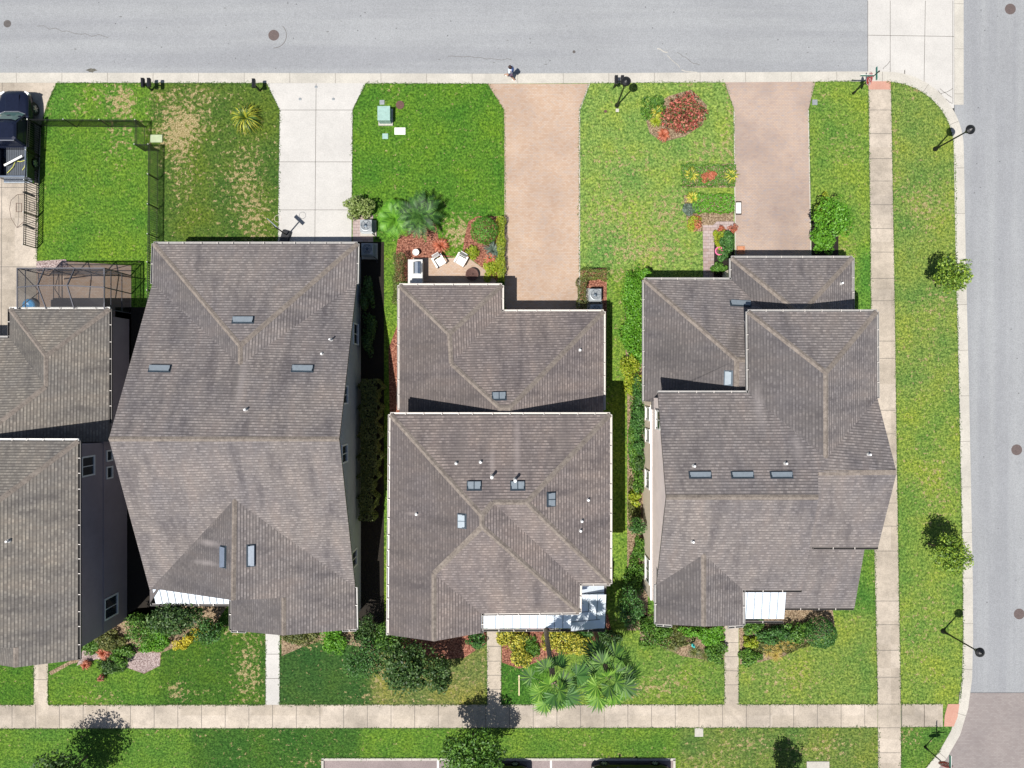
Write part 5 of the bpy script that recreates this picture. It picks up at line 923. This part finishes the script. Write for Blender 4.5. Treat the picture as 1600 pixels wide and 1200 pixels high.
def truck():
    x, y = -32.4, 16.28; e = thing('pickup_truck', 'dark navy pickup truck with open bed parked on the left driveway', 'pickup truck', (x, y, 0)); hw = 1.0
    b = MB(); b.loft([rr(-.95, hw, .42, 1.14), rr(.2, hw, .42, 1.12), rr(1.3, hw, .42, 1.13), rr(2.0, hw*.985, .42, 1.12, .16), rr(2.5, hw*.93, .45, 1.05, .2), rr(2.72, hw*.82, .48, .98, .22), rr(2.84, hw*.66, .55, .88, .2)])
    b.build('body', M_blue, e, smooth=True, bevel=0)
    b = MB(); b.box((0, 1.95, 1.115), (.9, 1.1, .05)); b.build('bonnet_bulge', M_blue, e, bevel=.03)
    def gr(z, y0, y1, w, r): return [(-w, y0+r, z), (-w+r, y0, z), (w-r, y0, z), (w, y0+r, z), (w, y1-r, z), (w*.8, y1-r*.2, z), (0, y1+.05, z), (-w*.8, y1-r*.2, z), (-w, y1-r, z)]
    b = MB(); b.loft([gr(1.08, -.92, 1.28, .93, .1), gr(1.45, -.84, .98, .86, .1), gr(1.82, -.72, .50, .76, .12), gr(1.90, -.62, .36, .64, .14)]); b.build('cab', M_blue, e, smooth=False, bevel=.03)
    b = MB(); b.add([(-.84, 1.20, 1.16), (-.45, 1.32, 1.16), (.45, 1.32, 1.16), (.84, 1.20, 1.16), (.70, .56, 1.80), (.4, .64, 1.80), (-.4, .64, 1.80), (-.70, .56, 1.80)], [(0, 1, 6, 7), (1, 2, 5, 6), (2, 3, 4, 5)]); 
    b.build('windscreen', M_carglass, e); b = MB(); b.path([(-.88, 1.2, 1.16), (-.45, 1.36, 1.17), (.45, 1.36, 1.17), (.88, 1.2, 1.16)], .025, 5); b.build('cowl', M_rim, e)
    for s in (-1, 1):
        b = MB(); b.add([(s*.935, -.7, 1.18), (s*.935, .95, 1.18), (s*.80, .45, 1.75), (s*.80, -.6, 1.75)], [(0, 1, 2, 3)]); b.build('side_window', M_glass, e)
        b = MB(); b.box((s*1.09, 1.0, 1.2), (.2, .12, .22)); b.build('mirror', M_blue, e, bevel=.03)
        b = MB(); b.box((s*.78, 2.66, .86), (.3, .16, .16), -s*.45); b.build('headlight', M_lamp, e); b = MB(); b.box((s*.93, -2.83, .95), (.12, .06, .35)); b.build('taillight', M_tail, e)
        for yy in (1.85, -1.75): wheel(e, s*.88, yy, .41)
        b = MB(); b.box((s*.94, -1.9, .82), (.12, 1.95, .68)); b.box((s*.93, -1.9, 1.18), (.16, 1.95, .05), mi=1); b.build('bed_side', [M_blue, M_steel], e, bevel=.015)
    b = MB(); b.box((0, -1.9, .66), (1.76, 1.9, .06))
    for i in range(12): b.box((-.8+i*.145, -1.9, .70), (.06, 1.86, .02))
    b.build('bed_floor', simple('bed_liner', (.06, .07, .085), .5), e)
    b = MB(); b.box((0, -2.84, .86), (1.85, .09, .66)); b.box((0, -2.84, 1.2), (1.8, .12, .04), mi=1); b.build('tailgate', [M_blue, M_steel], e, bevel=.015); b = MB(); b.box((0, -2.98, .52), (1.9, .2, .2)); b.build('bumper', M_steel, e, bevel=.04); b = MB(); b.box((0, -.93, .9), (1.76, .05, .5)); b.build('bed_front', M_blue, e)
    b = MB(); b.box((0, -.74, 1.85), (1.3, .05, .03)); b.build('brake_light', M_rim, e)
    b = MB(); b.box((0, 0, .0), (.12, 1.4, .06)); o = b.build('plank', M_white, loc=(x-.05, y-1.75, .96)); o.rotation_euler = (.1, 0, -1.15); tag(o, 'white plank lying diagonally in the pickup bed', 'plank')
    b = MB(); b.path([(-.6, -.5, .03), (-.2, -.1, .05), (-.05, .3, .03), (.3, .25, .05), (.6, .35, .03), (.55, -.1, .05), (.4, -.3, .03)], .022, 6); o = b.build('rope', simple('rope_yellow', (.6, .6, .12), .7), loc=(x+.0, y-2.0, .73)); tag(o, 'loose yellow rope in the pickup bed', 'rope')
truck()
def car(x, y, rz, label, L=4.9, m=M_carblk):
    e = thing('parked_car', label, 'car', (x, y, RZ), rz, 'cars in the bottom parking bay'); k = L/2; hw = .93
    b = MB(); b.loft([rr(-k, hw*.75, .45, .8, .12), rr(-k+.12, hw*.92, .32, .93, .14), rr(-k+.5, hw, .25, .98, .14), rr(0, hw, .22, .98), rr(k-1.3, hw, .25, .97, .14), rr(k-.5, hw*.96, .28, .86, .16), rr(k-.12, hw*.82, .34, .74, .16), rr(k, hw*.6, .42, .64, .1)]); b.build('body', m, e, smooth=True)
    def g(z, y0, y1, w): return [(-w, y0+.1, z), (-w+.1, y0, z), (w-.1, y0, z), (w, y0+.1, z), (w, y1-.1, z), (w-.12, y1, z), (-w+.12, y1, z), (-w, y1-.1, z)]
    b = MB(); b.loft([g(.95, -k+.25, k-1.15, .86), g(1.25, -k+.45, k-1.6, .78), g(1.45, -k+.85, k-2.1, .68)]); b.build('glasshouse', M_carglass, e); b = MB(); b.loft([g(1.452, -k+.9, k-2.15, .68), g(1.49, -k+1.05, k-2.3, .58)]); b.build('roof', m, e, smooth=False)
    for s in (-1, 1):
        for yy in (k-.95, -k+.9): wheel(e, s*.82, yy, .34, .22)
        b = MB(); b.box((s*1.0, k-1.75, .98), (.18, .1, .14)); b.build('mirror', m, e, bevel=.02); b = MB(); b.box((s*.68, k-.15, .66), (.3, .12, .12), -s*.4); b.build('headlight', M_lamp, e); b = MB(); b.box((s*.72, -k+.08, .8), (.25, .08, .12)); b.build('taillight', M_tail, e)
        for yy in (-.15, ): b = MB(); b.box((s*.80, yy, 1.18), (.06, .07, .5)); b.build('door_pillar', m, e)
car(7.75, -26.0, math.pi/2, 'black car parked lengthwise below the kerb on the right of the bay', 5.2); car(-1.35, -26.05, math.pi/2, 'black car under the street tree in the middle of the bay', 4.9)
# ------------------------------------------------------------------ person
def person():
    e = thing('person', 'person in white and blue top walking left along the top kerb', 'person', (*G(798, 122.5), .012), math.radians(78))
    vs = []; es = []; rad = []
    def nd(p, r, par=None):
        vs.append(p); rad.append(r)
        if par is not None: es.append((par, len(vs)-1))
        return len(vs)-1
    pel = nd((0, 0, .92), .13); wa = nd((0, .01, 1.05), .115, pel); ch = nd((0, .03, 1.27), .14, wa); nk = nd((0, .04, 1.43), .055, ch); hd0 = nd((0, .06, 1.50), .07, nk); hd = nd((0, .07, 1.58), .095, hd0); nd((0, .06, 1.66), .075, hd)
    for s in (-1, 1):
        st = .22*s; hp = nd((s*.09, 0, .86), .09, pel); kn = nd((s*.1, st*.6+.05, .48), .062, hp); an = nd((s*.1, st-.04 if s > 0 else st-.1, .10), .042, kn); nd((s*.1, (st-.04 if s > 0 else st-.1)+.17, .05), .035, an)
        sh = nd((s*.17, .02, 1.36), .058, ch); el = nd((s*.23, -st*.5-.02, 1.10), .043, sh); wr = nd((s*.22, -st*1.0+.1, .90), .028, el); pm = nd((s*.22, -st*1.0+.13, .84), .034, wr)
        for k, (dx, L) in enumerate(((-.025, .065), (-.008, .08), (.009, .076), (.024, .06))): f1 = nd((s*.22+dx, -st+.15, .79), .009, pm); nd((s*.22+dx, -st+.165, .79-L*.5), .007, f1)
        nd((s*.22-s*.04, -st+.17, .82), .01, pm)
    me = bpy.data.meshes.new('body'); me.from_pydata(vs, es, []); o = link('body', me, M_skin, e); sk = o.modifiers.new('skin', 'SKIN')
    for i, r in enumerate(rad): me.skin_vertices[0].data[i].radius = (r, r*.85 if i < 3 else r)
    me.skin_vertices[0].data[0].use_root = True; sb = o.modifiers.new('sub', 'SUBSURF'); sb.levels = 1; sb.render_levels = 2
    b = MB()
    def ring(cx, cy, z, rx, ry, n=16): return [(cx+rx*math.cos(2*math.pi*i/n), cy+ry*math.sin(2*math.pi*i/n), z) for i in range(n)]
    b.loft([ring(0, 0, .9, .165, .14), ring(0, .01, 1.05, .145, .125), ring(0, .03, 1.25, .18, .145), ring(0, .03, 1.38, .16, .11), ring(0, .04, 1.43, .08, .075)]); b.build('shirt', M_shirt, e, smooth=True)
    for s in (-1, 1): b = MB(); b.tube((s*.16, .03, 1.36), (s*.22, -s*.08, 1.16), .075, .065, 12); b.build('sleeve', M_shirt, e, smooth=True); b = MB(); b.tube((s*.08, .0, .92), (s*.1, s*.1+.03, .58), .115, .095, 12); b.build('trouser_leg', M_shorts, e, smooth=True)
    b = MB(); b.box((0, -.14, 1.24), (.22, .12, .34)); b.build('backpack', M_navy, e, bevel=.04)
    b = MB(); b.lathe((0, .04, 1.56), [(.09, -.12), (.112, -.02), (.115, .06), (.085, .12), (.001, .15)], 16); b.build('hair', M_hair, e, smooth=True)
    b = MB(); b.lathe((0, .165, 1.57), [(.012, -.02), (.016, 0), (.001, .03)], 8); b.build('nose', M_skin, e)
    for s in (-1, 1): b = MB(); b.box((s*.1, .22*s*1.+(.03 if s > 0 else -.03), .045), (.085, .25, .07)); b.build('shoe', M_white, e, bevel=.02)
person()
# dark patches and tar marks on the road
low(1050, 995, 1.2, .7, .35, 'low tan and green groundcover round the turquoise ornament', L_olive, 900); low(1215, 1012, 1.6, .5, .25, 'low olive groundcover under the golden grass clumps', L_olive, 1100)
low(905, 990, 2.0, .35, .5, 'dark green underplanting below the long white porch roof', L_dkb, 1500); low(820, 1012, .9, .6, .4, 'dark green underplanting beneath the yellow croton by the path', L_mid, 800)
low(150, 1010, 1.0, .5, .4, 'low mixed green groundcover at the foot of the mauve wall', L_mid, 900); low(238, 990, 1.0, .7, .7, 'bright leafy shrub on the sunny side of the large dark tree', L_bright, 1300)
ribbon('gutter_line', [(-900, 114.3), (420, 114.6), (960, 114.6), (1200, 112.8), (1357, 112)], .045, RZ, RZ+.004, M_gutb)
def crack(pts, w=.02, m=None): ribbon('road_crack', pts, w, RZ, RZ+.0065, m or M_joint)
def wob(a, b, n, j): return [(a[0]+(b[0]-a[0])*i/n+random.uniform(-j, j), a[1]+(b[1]-a[1])*i/n+random.uniform(-j, j)) for i in range(n+1)]
crack(wob((1028, 76), (1045, 82), 5, 1.5), .06, M_kerb); crack(wob((1043, 85), (1062, 105), 5, 1), .03, M_kerb); crack(wob((1066, 109), (1090, 113), 4, 1), .05, M_kerb)
crack(wob((1060, 82), (1092, 102), 8, 2)); crack(wob((700, 86), (800, 92), 12, 2)); crack(wob((60, 40), (170, 58), 12, 3)); crack([(427+20*math.cos(t/5), 54+20*math.sin(t/5)) for t in range(-4, 9)], .03)
for a, b in (((1467, 148), (1490, 138)), ((1478, 153), (1490, 162)), ((1381, 108), (1392, 95)), ((1470, 138), (1488, 152)), ((1415, 108), (1412, 125)), ((1475, 150), (1466, 140)), ((1484, 162), (1472, 150))): crack(wob(a, b, 5, 1), .03)
def stain(uvs, c, name='oil_stain'): sheet(name, uvs, RZ+.003, c, th=.002)
M_stain = simple('tar', (.09, .085, .07), .9, 0, .5, 9)
def blot(u, v, ru, rv, n=14): return [(u+ru*random.uniform(.5, 1.1)*math.cos(2*math.pi*i/n), v+rv*random.uniform(.5, 1.1)*math.sin(2*math.pi*i/n)) for i in range(n)]
stain(blot(142, 109, 9, 3.5), M_stain)
for _ in range(26): u, v = random.uniform(20, 1340), random.uniform(10, 108); stain(blot(u, v, random.uniform(1, 3), random.uniform(.5, 1.2), 8), simple('tar_light', (.14, .14, .14), .9) if _ == 0 else bpy.data.materials['tar_light'])
print('objects', len(bpy.data.objects))
